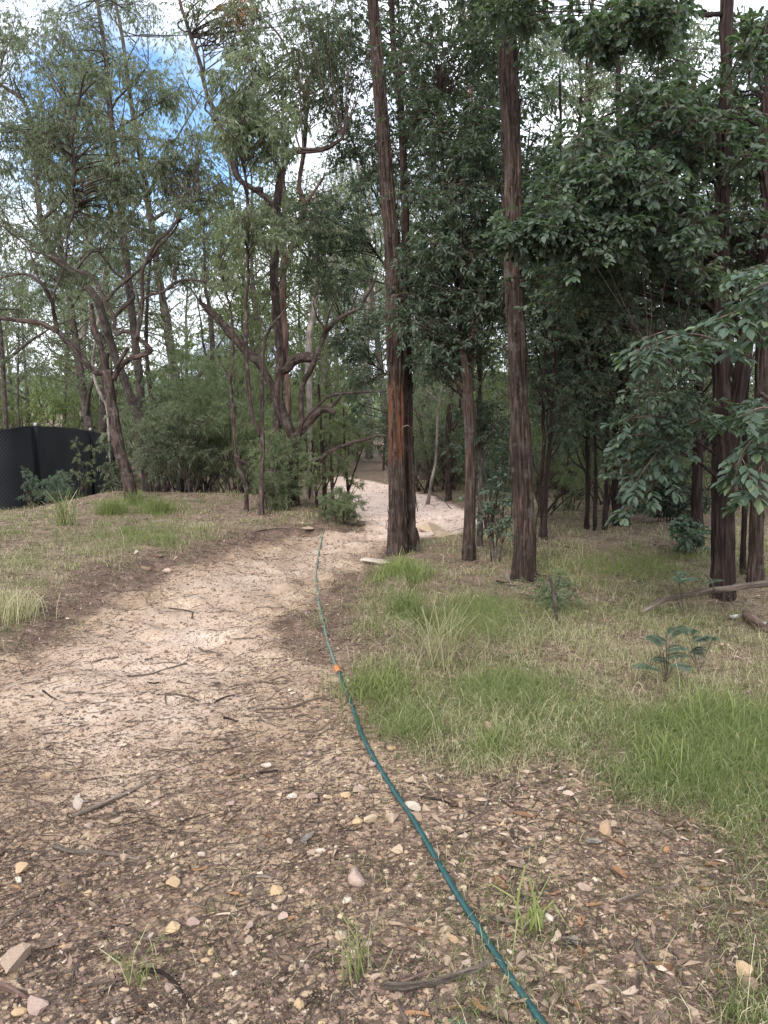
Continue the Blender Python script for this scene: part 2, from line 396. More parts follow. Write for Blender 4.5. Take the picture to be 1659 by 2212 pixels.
def bark_mat(name, dark, midc, light, fresh=(.21, .085, .042), fq=55, stretch=.07, grey=None):
    m, nt, b, o = mat(name)
    v = mapping(nt, attr(nt, 'bc', 'Vector'), (1, 1, stretch))
    n1 = noise(nt, v, fq, 5, .65); n2_ = noise(nt, v, fq * 3.2, 3, .6)
    c = ramp(nt, n1, [(.30, dark), (.50, midc), (.72, light)])
    big = noise(nt, attr(nt, 'bc', 'Vector'), 3.0, 3, .6)
    bigr = ramp(nt, big, [(.35, (.62, .62, .62)), (.65, (1.25, 1.2, 1.18))])
    c = mixc(nt, 1.0, c, bigr, 'MULTIPLY')
    if grey:
        lic = ramp(nt, noise(nt, attr(nt, 'bc', 'Vector'), 9.0, 4, .7), [(.52, (0, 0, 0)), (.66, (.7, .7, .7))])
        c = mixc(nt, lic, c, grey)
    fr = ramp(nt, n2_, [(.3, tuple(x * .45 for x in fresh)), (.65, fresh)])
    c = mixc(nt, attr(nt, 'fresh'), c, fr)
    nt.links.new(c, b.inputs['Base Color']); b.inputs['Roughness'].default_value = .9; b.inputs['Specular IOR Level'].default_value = .2
    add = nt.nodes.new('ShaderNodeMath'); add.operation = 'ADD'; nt.links.new(n1, add.inputs[0]); nt.links.new(n2_, add.inputs[1])
    bump(nt, b, add.outputs[0], 1.0, .02)
    return m
M = {}
M['bark_red'] = bark_mat('stringy_red_bark', (.010, .006, .005), (.055, .037, .030), (.135, .102, .086), grey=(.11, .095, .084))
M['bark_dark'] = bark_mat('dark_furrowed_bark', (.008, .006, .006), (.038, .025, .022), (.095, .068, .058))
M['bark_grey'] = bark_mat('grey_brown_bark', (.02, .016, .014), (.075, .060, .052), (.15, .125, .11), grey=(.15, .14, .125), stretch=.16)
M['bark_rough'] = bark_mat('rough_flaky_bark', (.012, .009, .008), (.058, .041, .036), (.14, .105, .09), fq=30, stretch=.2, grey=(.15, .13, .12))
M['bark_pale'] = bark_mat('pale_smooth_bark', (.13, .11, .095), (.24, .215, .19), (.37, .34, .31), fq=14, stretch=.3)
M['bark_pink'] = bark_mat('pinkish_peeling_bark', (.07, .042, .035), (.17, .11, .09), (.27, .20, .17), fq=25, stretch=.12)
M['dead'] = bark_mat('weathered_dead_wood', (.06, .045, .038), (.19, .15, .12), (.33, .28, .24), fq=60, stretch=.06)
M['twig'] = bark_mat('brown_twig_bark', (.03, .022, .018), (.10, .072, .058), (.20, .155, .13), fq=20, stretch=.4)
M['leaf_broad'] = leaf_mat('dark_glossy_leaf', [(0, (.050, .070, .052)), (.45, (.085, .112, .084)), (.85, (.130, .162, .122)), (.97, (.16, .19, .12)), (1, (.26, .16, .09))], rough=.52, trans=.38, spec=.35)
M['leaf_near'] = leaf_mat('broad_green_leaf', [(0, (.040, .064, .046)), (.6, (.070, .102, .072)), (.9, (.10, .14, .095)), (1, (.14, .18, .10))], rough=.5, trans=.3, spec=.38)
M['leaf_gum'] = leaf_mat('narrow_gum_leaf', [(0, (.085, .102, .068)), (.5, (.138, .160, .106)), (.9, (.190, .210, .135)), (1, (.23, .22, .13))], rough=.45, trans=.42)
M['leaf_rust'] = leaf_mat('dead_rust_leaf', [(0, (.14, .065, .03)), (1, (.32, .17, .08))], rough=.7, trans=.1, tcol=(1, 1, 1))
M['leaf_fine'] = leaf_mat('feathery_leaf', [(0, (.115, .138, .082)), (.6, (.170, .200, .118)), (1, (.225, .255, .145))], rough=.6, trans=.42, spec=.3)
M['leaf_bright'] = leaf_mat('bright_far_leaf', [(0, (.065, .09, .035)), (.6, (.12, .15, .058)), (1, (.20, .21, .085))], rough=.55, trans=.35, spec=.3)
M['leaf_blue'] = leaf_mat('blue_green_leaf', [(0, (.065, .095, .068)), (1, (.13, .18, .125))], rough=.5, trans=.3)
M['grass'] = leaf_mat('grass_blade', [(0, (.075, .105, .034)), (.35, (.150, .188, .066)), (.60, (.245, .272, .105)), (.72, (.32, .30, .17)), (1, (.54, .48, .33))], rough=.6, trans=.35, tcol=(1.2, 1.3, .8), spec=.25)
M['crumb'] = leaf_mat('dark_soil_crumb', [(0, (.040, .026, .018)), (.5, (.100, .066, .045)), (.8, (.18, .125, .088)), (1, (.32, .24, .18))], rough=.85, trans=.0, spec=.2)
M['litter'] = leaf_mat('leaf_litter_flake', [(0, (.042, .029, .021)), (.35, (.100, .067, .048)), (.66, (.19, .132, .094)), (.88, (.30, .22, .165)), (.975, (.42, .33, .27)), (1, (.26, .11, .075))], rough=.75, trans=.0, spec=.3)

# ground
def ground_mat():
    m, nt, b, o = mat('soil_and_litter')
    geo = nt.nodes.new('ShaderNodeNewGeometry'); pos = geo.outputs['Position']
    soil = ramp(nt, noise(nt, pos, 2.2, 6, .65), [(.3, (.17, .11, .075)), (.5, (.29, .203, .135)), (.7, (.41, .31, .22))])
    pale = ramp(nt, noise(nt, pos, 3.5, 6, .65), [(.3, (.40, .285, .22)), (.55, (.54, .42, .34)), (.75, (.64, .53, .45))])
    farc = ramp(nt, noise(nt, pos, 2.0, 5, .6), [(.3, (.62, .44, .36)), (.7, (.78, .62, .53))])
    forest = ramp(nt, noise(nt, pos, 4.0, 6, .7), [(.3, (.09, .062, .044)), (.5, (.17, .12, .088)), (.72, (.28, .21, .155))])
    c = mixc(nt, attr(nt, 'pale'), soil, pale)
    c = mixc(nt, attr(nt, 'far'), c, farc)
    c = mixc(nt, attr(nt, 'wild'), c, forest)
    c = mixc(nt, attr(nt, 'edge'), c, ramp(nt, noise(nt, pos, 9.0, 5, .7), [(.35, (.065, .042, .031)), (.6, (.17, .112, .083)), (.75, (.28, .20, .15))]))
    # small stones
    vo = nt.nodes.new('ShaderNodeTexVoronoi'); vo.inputs['Scale'].default_value = 60; vo.inputs['Randomness'].default_value = 1; nt.links.new(pos, vo.inputs['Vector'])
    st = ramp(nt, vo.outputs['Distance'], [(.24, (1, 1, 1)), (.34, (0, 0, 0))])
    sel = nt.nodes.new('ShaderNodeSeparateColor'); nt.links.new(vo.outputs['Color'], sel.inputs[0])
    keep = ramp(nt, sel.outputs[0], [(.62, (0, 0, 0)), (.64, (1, 1, 1))])
    sm = mixc(nt, 1.0, st, keep, 'MULTIPLY')
    sc_ = ramp(nt, sel.outputs[1], [(0, (.12, .075, .055)), (.4, (.28, .17, .11)), (.7, (.45, .33, .22)), (1, (.58, .48, .38))])
    c = mixc(nt, sm, c, sc_)
    # dark organic crumbs
    fl = noise(nt, mapping(nt, pos, (1, 1.5, 1)), 42, 5, .75)
    cr = ramp(nt, fl, [(.52, (0, 0, 0)), (.60, (1, 1, 1))])
    lf = mixc(nt, 1.0, cr, attr(nt, 'crumb', 'Color'), 'MULTIPLY')
    lf = mixc(nt, 1.0, lf, ramp(nt, noise(nt, pos, 2.6, 3, .6), [(.40, (.15, .15, .15)), (.55, (1, 1, 1))]), 'MULTIPLY')
    c = mixc(nt, lf, c, (.062, .042, .034))
    nt.links.new(c, b.inputs['Base Color']); b.inputs['Roughness'].default_value = .92; b.inputs['Specular IOR Level'].default_value = .25
    h1 = noise(nt, pos, 30, 6, .7)
    a = nt.nodes.new('ShaderNodeMath'); a.operation = 'ADD'; nt.links.new(h1, a.inputs[0]); nt.links.new(st, a.inputs[1])
    bump(nt, b, a.outputs[0], .7, .012)
    return m
M['ground'] = ground_mat()
def stone_mat(name, c0, c1, c2):
    m, nt, b, o = mat(name)
    tc = nt.nodes.new('ShaderNodeTexCoord'); oi = nt.nodes.new('ShaderNodeObjectInfo')
    c = ramp(nt, noise(nt, tc.outputs['Object'], 22, 5, .65), [(.3, c0), (.52, c1), (.72, c2)])
    hs = nt.nodes.new('ShaderNodeHueSaturation')
    for rg, nm in (((.49, .508), 'Hue'), ((.75, 1.25), 'Value')):
        mr = nt.nodes.new('ShaderNodeMapRange'); mr.inputs[3].default_value, mr.inputs[4].default_value = rg
        nt.links.new(oi.outputs['Random'], mr.inputs[0]); nt.links.new(mr.outputs[0], hs.inputs[nm])
    nt.links.new(c, hs.inputs['Color']); nt.links.new(hs.outputs[0], b.inputs['Base Color']); b.inputs['Roughness'].default_value = .85
    bump(nt, b, noise(nt, tc.outputs['Object'], 60, 4, .7), .5, .004)
    return m
M['stone_tan'] = stone_mat('tan_sandstone', (.18, .11, .07), (.36, .27, .19), (.52, .43, .33))
M['stone_ochre'] = stone_mat('ochre_sandstone', (.20, .12, .065), (.38, .26, .15), (.52, .41, .28))
M['stone_pale'] = stone_mat('pale_stone', (.24, .18, .13), (.44, .37, .30), (.58, .52, .45))
M['stone_brown'] = stone_mat('brown_stone', (.10, .06, .045), (.22, .14, .10), (.34, .24, .18))
M['stone_pink'] = stone_mat('pinkish_stone', (.20, .13, .10), (.36, .26, .21), (.50, .40, .34))
def gravel_mat():
    m, nt, b, o = mat('mixed_gravel')
    c = ramp(nt, attr(nt, 'rnd'), [(0, (.07, .045, .035)), (.4, (.17, .11, .08)), (.78, (.25, .172, .115)), (.96, (.34, .25, .17)), (1, (.46, .37, .28))])
    nt.links.new(c, b.inputs['Base Color']); b.inputs['Roughness'].default_value = .85; return m
M['gravel'] = gravel_mat()
def plain(name, col, rough=.6, spec=.5, metallic=0):
    m, nt, b, o = mat(name)
    geo = nt.nodes.new('ShaderNodeNewGeometry')
    c = ramp(nt, noise(nt, geo.outputs['Position'], 25, 4, .6), [(.3, tuple(x * .75 for x in col)), (.7, tuple(min(1, x * 1.2) for x in col))])
    nt.links.new(c, b.inputs['Base Color']); b.inputs['Roughness'].default_value = rough; b.inputs['Specular IOR Level'].default_value = spec; b.inputs['Metallic'].default_value = metallic
    return m
M['hose'] = plain('teal_green_hose', (.009, .052, .052), .42)
M['hose_old'] = plain('faded_green_hose', (.10, .17, .14), .5)
M['orange'] = plain('orange_plastic', (.42, .14, .045), .5)
M['black'] = plain('black_plastic', (.02, .02, .02), .5)
M['steel'] = plain('galvanised_steel', (.45, .46, .47), .45, .5, .8)
M['dark_post'] = plain('dark_steel_post', (.012, .014, .019), .8, .2)
M['paper'] = plain('white_crumpled_paper', (.46, .45, .43), .8)
def cloth_mat():
    m, nt, b, o = mat('black_shade_cloth')
    tc = nt.nodes.new('ShaderNodeAttribute'); tc.attribute_name = 'bc'
    v = tc.outputs['Vector']
    w1 = nt.nodes.new('ShaderNodeTexWave'); w1.wave_type = 'BANDS'; w1.bands_direction = 'DIAGONAL'; w1.inputs['Scale'].default_value = 8.0; w1.inputs['Distortion'].default_value = .4
    mp = mapping(nt, v, (1, 1, 1)); nt.links.new(mp, w1.inputs[0])
    w2 = nt.nodes.new('ShaderNodeTexWave'); w2.wave_type = 'BANDS'; w2.bands_direction = 'DIAGONAL'; w2.inputs['Scale'].default_value = 8.0; w2.inputs['Distortion'].default_value = .4
    mp2 = mapping(nt, v, (-1, 1, 1)); nt.links.new(mp2, w2.inputs[0])
    mx = nt.nodes.new('ShaderNodeMath'); mx.operation = 'MAXIMUM'; nt.links.new(w1.outputs[1], mx.inputs[0]); nt.links.new(w2.outputs[1], mx.inputs[1])
    big = noise(nt, v, 1.3, 4, .6)
    base = ramp(nt, big, [(.3, (.014, .016, .021)), (.7, (.030, .032, .038))])
    c = mixc(nt, ramp(nt, mx.outputs[0], [(.93, (0, 0, 0)), (.985, (.9, .9, .9))]), base, (.065, .068, .074))
    nt.links.new(c, b.inputs['Base Color']); b.inputs['Roughness'].default_value = .85; b.inputs['Specular IOR Level'].default_value = .25
    bump(nt, b, mx.outputs[0], .4, .01); return m
M['cloth'] = cloth_mat()
M['hill'] = (lambda: (lambda t: (t[1].links.new(ramp(t[1], noise(t[1], t[1].nodes.new('ShaderNodeNewGeometry').outputs['Position'], .12, 6, .75), [(.35, (.045, .065, .045)), (.55, (.085, .11, .07)), (.7, (.14, .16, .10))]), t[2].inputs['Base Color']), t[0])[1])(mat('wooded_hillside')))()

# ---------------------------------------------------------------- ground sheet, split into ground and dirt track
def axis(lo, hi, c, fine, growth, vmax):
    out = [c]; s = fine
    x = c
    while x < hi: x += s; s = min(fine + abs(x - c) * growth, vmax); out.append(x)
    x = c; s = fine; left = []
    while x > lo: x -= s; s = min(fine + abs(x - c) * growth, vmax); left.append(x)
    return np.array(left[::-1] + out)
gx = axis(-420, 420, 0.2, .016, .0085, 12); gy = axis(-40, 620, 2.2, .014, .0085, 12)
X, Y = np.meshgrid(gx, gy); nxg, nyg = len(gx), len(gy)
xf, yf = X.ravel(), Y.ravel()
zf = z_ground(xf, yf)
s_, tr_, br_, pl_, fr_ = masks(xf, yf)
bare = smooth01(np.maximum(tr_, br_), -.12, .12)
eg_ = smooth01(-s_ + .25 * n2(xf, yf, 2.5, 3, 66.0), -.12, .05) * (1 - smooth01(-s_ + .3 * n2(xf, yf, 2.0, 3, 67.0), .35, .75)) * (xf < .1) * smooth01(yf, 4.2, 5.2) * (1 - smooth01(yf, 12, 14))
attrs = {'edge': eg_, 'pale': pl_ * smooth01(tr_, -.1, .15), 'far': fr_ * smooth01(tr_, -.1, .1), 'wild': np.clip((1 - bare) * .85, 0, 1),
         'crumb': np.clip(np.stack([1 - .85 * pl_ * bare - .3 * fr_] * 3, -1), 0.12, 1)}
idx = np.arange(nxg * nyg).reshape(nyg, nxg)
Q = np.stack([idx[:-1, :-1], idx[:-1, 1:], idx[1:, 1:], idx[1:, :-1]], -1).reshape(-1, 4)
VG = np.stack([xf, yf, zf], -1)
inq = tr_[Q].mean(1) > 0
def sub_mesh(name, sel):
    q = Q[sel]; u, inv = np.unique(q, return_inverse=True)
    me = make_mesh(name, VG[u], [inv.reshape(-1, 4)], {k: a[u] for k, a in attrs.items()}, True, [M['ground']])
    return tag(link(name, me), kind='structure')
sub_mesh('ground', ~inq); sub_mesh('path', inq)

# distant wooded hills
g = Geo()
hx = np.linspace(-520, 520, 261); hy = np.linspace(230, 560, 60); HX, HY = np.meshgrid(hx, hy)
hz = -8 + 40 * smooth01(HY, 230, 430) * (0.62 + .5 * n2(HX.ravel(), HY.ravel(), .006, 3, 4.0).reshape(HX.shape)) + 2.2 * n2(HX.ravel(), HY.ravel(), .09, 3, 6.0).reshape(HX.shape)
i_ = np.arange(HX.size).reshape(HX.shape)
g.add(np.stack([HX, HY, hz], -1).reshape(-1, 3), [np.stack([i_[:-1, :-1], i_[:-1, 1:], i_[1:, 1:], i_[1:, :-1]], -1).reshape(-1, 4)])
tag(g.build('hill', M['hill'], smooth=True), kind='structure')

# ---------------------------------------------------------------- trees traced from the photograph
TREES = 0
class Tree:
    """limbs: list of (Y, [(u, v, width[, dY])...], opts); widths in picture units, turned into metres at that depth"""
    def __init__(s, name, label, cat, base_uvY, bark, seed, group=None):
        s.rng = np.random.default_rng(seed); s.bark = bark
        u, v, Y = base_uvY
        if Y is None: b = GG(u, v)
        else:
            b = P(u, v, Y)
        s.Y = b[1]; s.base = np.array([b[0], b[1], drop(b[0], b[1])])
        s.root = empty(name, s.base, label, cat, group)
        s.g = Geo(); s.pts = []; s.seed = (seed * 1.37) % 20
    def limb(s, pts, step=.05, seg=14, disp=None, fresh=None, dY=0.0, ground=False, twist=.12, g=None, cap=True, attach=True):
        a = np.array([(p + (0,))[:4] if len(p) == 3 else p for p in pts], float)
        Yd = s.Y + dY + a[:, 3]
        W = P(a[:, 0], a[:, 1], Yd); R = a[:, 2] / 2 * Yd / 1659 * .87
        if ground:
            W[0] = [W[0][0], W[0][1], drop(W[0][0], W[0][1]) - .12]
        d = spline(np.hstack([W, R[:, None]]), step)
        p3 = d[:, :3]; R = np.maximum(d[:, 3], .003)
        if not ground and len(p3) > 6:    # small natural wander
            n = len(p3); t = np.linspace(0, 1, n); env = np.sin(t * pi)[:, None]
            L = t * np.linalg.norm(np.diff(p3, axis=0), axis=1).sum()
            w = np.stack([fbm(np.stack([L * 2.2 + s.seed + k * 5, L * 0 + k, L * 0 + s.seed], -1), 3) for k in range(3)], -1)
            p3 = p3 + w * env * np.array([.05, .18, .05]) * twist / .12
        if ground:
            h = p3[:, 2] - s.base[2]; R = R * (1 + .22 * np.exp(-np.maximum(h, 0) / .14))
        tube(g or s.g, p3, R, seg, disp or knob_disp(), fresh, seed=s.seed, cap=cap)
        s.seed += 1.31
        if attach: s.pts.append(np.hstack([p3, R[:, None]]))
        return p3, R
    def crown(s, regions, kind, matname, name='crown', min_h=0.0, seg=5, dens=1.0, leafscale=1.0, br=1.0, clear=()):
        """regions: (u, v, ru, rv, n clumps, dY0, dY1, clump radius m, twigs)"""
        rng = s.rng; gl = Geo(); gt = Geo()
        sk = np.vstack(s.pts) if s.pts else None
        for (u, v, ru, rv, n, d0, d1, rad, tw) in regions:
            r = np.sqrt(rng.random(n)); th = rng.random(n) * 2 * pi
            cu = u + ru * r * np.cos(th); cv = v + rv * r * np.sin(th)
            Yc = s.Y + rng.uniform(d0, d1, n)
            for a_, b_, v_ in clear:
                inn = (cu > a_) & (cu < b_) & (cv < v_); Yc = np.where(inn & (Yc < s.Y + .45), s.Y + .45 + rng.random(n), Yc)
            c = P(cu, cv, Yc)
            keep = c[:, 2] > z_base(c[:, 0], c[:, 1]) + .1; c = c[keep]
            if not len(c): continue
            rr = rad * rng.uniform(.7, 1.3, len(c))
            clump_leaves(gl, gt, c, rr, tw, kind, rng, scale=leafscale, dens=dens)
            if sk is not None and br > 0:
                # a branch from the nearest limb (favouring a point lower than the clump)
                D = np.linalg.norm(sk[None, :, :3] - c[:, None] + np.array([0, 0, .35]), axis=2) + .25 * rng.random((len(c), 1)) * 0
                j = D.argmin(1); A = sk[j, :3]; ln = np.linalg.norm(c - A, axis=1)
                ok = (ln > .12) & (ln < 4.5)
                A = A[ok]; E = c[ok]; ln = ln[ok]; Rj = sk[j, 3][ok]
                if len(A):
                    Mi = (A + E) / 2 + np.array([0, 0, 1.0]) * (ln * .10)[:, None] + rng.normal(size=A.shape) * (ln * .10)[:, None]
                    r0 = np.minimum(Rj * .55, .006 + ln * .0075) * br
                    twigs(s.g, A, Mi, E, r0, r0 * .3 + .001, seg=5, rings=7)
        if gl.n: build_crown(name, gl, gt, M[matname], M['twig'], s.root, s.base)
    def done(s, name='trunk'):
        o = s.g.build(name, M[s.bark], s.root, smooth=True, origin=s.base); return s

# --- twin-stemmed stringybark in the middle
fine_bark = bark_disp(.013, 26, 2.2)
def scar(a, L):
    la = smooth01(L, 1.0, 1.25) * (1 - smooth01(L, 1.72, 1.95))
    an = .55 + .45 * np.cos(a - pi) ; return la[:, None] * smooth01(an, .3, .9)[None] * .6
T1 = Tree('stringybark_tree', 'twin-stemmed stringybark beside the track with an orange strip of bare bark', 'tree', (862, 1196, None), 'bark_red', 11)
T1.limb([(860, 1196, 46), (859, 1100, 42), (857, 1000, 41), (856, 850, 40), (852, 700, 38), (849, 560, 36), (838, 420, 33), (829, 300, 30), (819, 180, 27), (812, 90, 25), (805, 0, 23), (794, -200, 20), (786, -420, 15), (780, -640, 8)],
        step=.022, seg=84, disp=fine_bark, fresh=scar, ground=True)
T1.limb([(885, 1190, 33, .12), (884, 1100, 30, .16), (882, 1000, 27, .2), (880, 850, 23, .25), (878, 700, 21, .3), (877, 560, 19, .35), (873, 400, 16, .4), (866, 250, 14, .45), (850, 100, 12, .5), (845, -60, 9, .6), (842, -250, 5, .7)],
        step=.03, seg=48, disp=bark_disp(.008, 32, 2.4), ground=True)
T1.limb([(902, 1185, 9, 0), (903, 1160, 7, 0), (897, 1140, 5, 0)], seg=10, ground=True, attach=False)
T1.crown([(830, -420, 220, 150, 20, -1.0, 1.2, .5, 16)], 'gum', 'leaf_gum')
T1.done()
g = Geo()   # curl of peeled bark
pp = P(np.array([862, 866, 873, 881, 889]), np.array([938, 928, 921, 919, 925]), T1.Y - np.array([.13, .17, .2, .2, .17]))
tube(g, spline(pp, .01), .011, 8, flat=.3); g.build('peeled_bark_strip', M['bark_pink'], T1.root, True, T1.base)
g = Geo(); rs = np.random.default_rng(5)
def flakes(g, T, n, rng, h0=.15, h1=4.5, stem=0):
    sk = T.pts[stem]
    for _ in range(n):
        h = rng.uniform(h0, h1); i = np.abs(sk[:, 2] - T.base[2] - h).argmin(); p = sk[i, :3]; R = sk[i, 3]
        a = rng.uniform(-pi, pi); d = np.array([sin(a), -cos(a), 0]); L = rng.uniform(.08, .35); w = rng.uniform(.004, .011)
        t = np.linspace(0, 1, 5); off = R * 1.05 + .002 + (t ** 2) * rng.uniform(.005, .035) * rng.choice([1, 1, 1.6])
        side = np.array([cos(a), sin(a), 0]); pts = p + d * off[:, None] + np.array([0, 0, 1.0]) * (t * L * rng.choice([-1, 1]))[:, None] + side * (t * rng.uniform(-.02, .02))[:, None]
        l = pts - side * w; r = pts + side * w; m_ = pts + d * .003
        V = np.stack([l, m_, r], 1).reshape(-1, 3); F = [(3 * k + j, 3 * k + j + 1, 3 * k + j + 4, 3 * k + j + 3) for k in range(4) for j in range(2)]
        bc = np.stack([V[:, 0] + rng.random(), V[:, 1], V[:, 2]], -1)
        g.add(V, [np.array(F)], bc=bc, fresh=np.full(len(V), .0))
flakes(g, T1, 150, rs); flakes(g, T1, 70, rs, stem=1); g.build('loose_bark', M['bark_red'], T1.root, False, T1.base)

T2 = Tree('stringybark_tree', 'tall reddish stringybark with thick bare trunk, alone in front of the dark foliage', 'tree', (1128, 1252, None), 'bark_red', 12)
T2.limb([(1131, 1252, 52), (1133, 1180, 52), (1130, 1080, 50), (1124, 950, 46), (1120, 850, 42), (1115, 700, 41), (1109, 600, 40), (1106, 480, 40), (1107, 380, 40), (1103, 280, 41), (1098, 180, 42), (1098, 90, 38), (1097, 0, 35), (1094, -180, 30), (1090, -420, 22), (1086, -700, 12)],
        step=.022, seg=92, disp=bark_disp(.015, 24, 2.0), ground=True)
T2.crown([(1095, -60, 90, 50, 12, -.5, .6, .35, 16), (1110, -420, 220, 150, 18, -1.0, 1.2, .5, 16)], 'mid', 'leaf_broad')
g = Geo(); flakes(g, T2, 170, rs, h1=5); g.build('loose_bark', M['bark_red'], T2.root, False, T2.base); T2.done()

# --- dark straight stems in the right half
def pole_tree(label, base, pts, bark, seed, seg=28, regions=(), kind='mid', lm='leaf_broad', name='stringybark_tree', group=None, extra=(), dens=None, disp=None, Y=None, step=.04, ls=None):
    if ls is None: ls = .76 if kind == 'mid' else 1.1
    if dens is None: dens = 1.25 if kind == 'mid' else 1.0
    T = Tree(name, label, 'tree', (base[0], base[1], Y), bark, seed, group)
    T.limb(pts, step=step, seg=seg, disp=disp or bark_disp(.010, 28, 2.2), ground=True)
    for e in extra: T.limb(e, step=.05, seg=12)
    if regions: T.crown(list(regions), kind, lm, dens=dens, leafscale=ls)
    T.done(); return T
T3 = pole_tree('slim dark stringybark between the twin-stemmed tree and the tall reddish trunk', (1013, 1208),
    [(1012, 1208, 33), (1015, 1120, 28), (1016, 1000, 26), (1014, 900, 25), (1008, 820, 23), (1000, 760, 19), (994, 690, 13, .1), (984, 600, 9, .3), (970, 480, 7, .4), (955, 340, 5, .5), (950, 200, 4, .5)], 'bark_red', 13, seg=48, step=.03,
    regions=[(970, 640, 110, 120, 44, -.6, 1.0, .31, 15), (1000, 430, 120, 130, 50, -.5, 1.4, .33, 15), (980, 180, 120, 170, 54, -.3, 1.6, .36, 15), (985, 770, 80, 50, 16, -.2, 1.0, .28, 13), (940, -60, 160, 80, 18, 0, 2, .4, 14)])
T3b = pole_tree('pinkish leaning trunk slanting upward behind the slim dark stringybark', (1018, 1140),
    [(1020, 1140, 12), (1022, 1000, 12), (1018, 850, 12), (1022, 700, 13), (1036, 620, 13), (1050, 555, 12), (1075, 500, 10), (1090, 430, 7)], 'bark_pink', 14, seg=16, name='gum_tree',
    extra=[[(1020, 690, 10), (1016, 560, 9), (1020, 430, 9), (1019, 330, 7), (1010, 220, 4)]],
    regions=[(1040, 120, 100, 120, 26, 0, 2.5, .45, 15)], kind='gum', lm='leaf_gum')
T4 = Tree('stringybark_tree', 'thick dark stringybark standing behind the fallen branch, its leafy boughs reaching out', 'tree', (1562, 1290, None), 'bark_dark', 15)
T4.limb([(1562, 1290, 54), (1562, 1180, 52), (1561, 1080, 50), (1562, 980, 50), (1560, 900, 40), (1556, 780, 36), (1556, 600, 35), (1560, 450, 31), (1564, 300, 28), (1568, 150, 26), (1570, 0, 24), (1574, -200, 19), (1576, -450, 10)], step=.025, seg=72, disp=bark_disp(.013, 26, 2.2), ground=True)
T4.limb([(1574, 985, 34), (1590, 900, 36), (1602, 800, 34), (1614, 720, 32), (1628, 640, 30), (1642, 540, 27), (1650, 380, 22), (1655, 200, 16)], step=.03, seg=40, disp=bark_disp(.010, 28, 2.2), dY=.1)
T4.limb([(1558, 470, 12), (1500, 466, 9, -.3), (1430, 470, 7, -.5), (1360, 474, 4, -.7)], seg=10)
T4.limb([(1556, 345, 10), (1520, 318, 8, -.3), (1460, 322, 5, -.5)], seg=10)
T4.limb([(1560, 30, 12), (1500, 25, 10, -.2), (1420, 20, 8, -.5), (1350, 40, 4, -.8)], seg=10)
T4.limb([(1556, 560, 10), (1440, 520, 8, -.4), (1300, 500, 6, -.7), (1180, 505, 4, -.9), (1100, 520, 2, -.9)], seg=8)
T4.limb([(1560, 760, 8), (1480, 745, 6, -.8), (1400, 750, 4, -1.2)], seg=8)
T4.crown([(1390, 330, 170, 90, 50, -1.2, .8, .27, 15), (1480, 250, 130, 60, 26, -1.2, .6, .27, 15), (1300, 420, 150, 60, 34, -1.1, .4, .25, 15),
          (1430, 540, 180, 80, 52, -1.1, 1.0, .27, 15), (1260, 600, 110, 80, 28, -.5, 1.0, .26, 15), (1310, 45, 60, 40, 9, -1.0, -.2, .20, 13), (1430, 20, 70, 26, 9, -1, 0, .22, 13), (1300, 100, 26, 36, 6, -.9, -.4, .18, 12), (1410, 60, 30, 30, 5, -.9, -.4, .18, 12),
          (1610, 430, 60, 160, 18, -.4, .8, .25, 13), (1620, 90, 50, 60, 8, -.8, .6, .22, 12), (1420, -260, 300, 90, 16, -1.0, 1.8, .42, 15),
          (1180, 500, 100, 22, 15, -1.2, -.8, .18, 14), (1110, 512, 30, 16, 5, -1.2, -.9, .15, 11), (1290, 500, 90, 30, 14, -1.2, -.6, .20, 14),
          (1440, 880, 80, 60, 9, -1.3, -.2, .22, 13), (1400, 1000, 60, 50, 6, -1.3, -.3, .20, 13), (1500, 700, 70, 80, 18, -.6, .6, .24, 13), (1100, 20, 60, 50, 9, -.2, .5, .22, 13)], 'broad', 'leaf_broad', leafscale=.72, dens=1.3, clear=[(1520, 1605, 980)])
T4.done()
T5 = pole_tree('pinkish-brown trunk at the picture edge behind the hanging leaves', (1636, 1262),
    [(1634, 1262, 36), (1634, 1180, 34), (1636, 1080, 31), (1640, 950, 30), (1646, 800, 29), (1652, 600, 27), (1660, 400, 24), (1668, 200, 20), (1675, -50, 14)], 'bark_red', 16, seg=44, regions=[(1660, 300, 120, 260, 26, -.3, 1.8, .4, 14)])
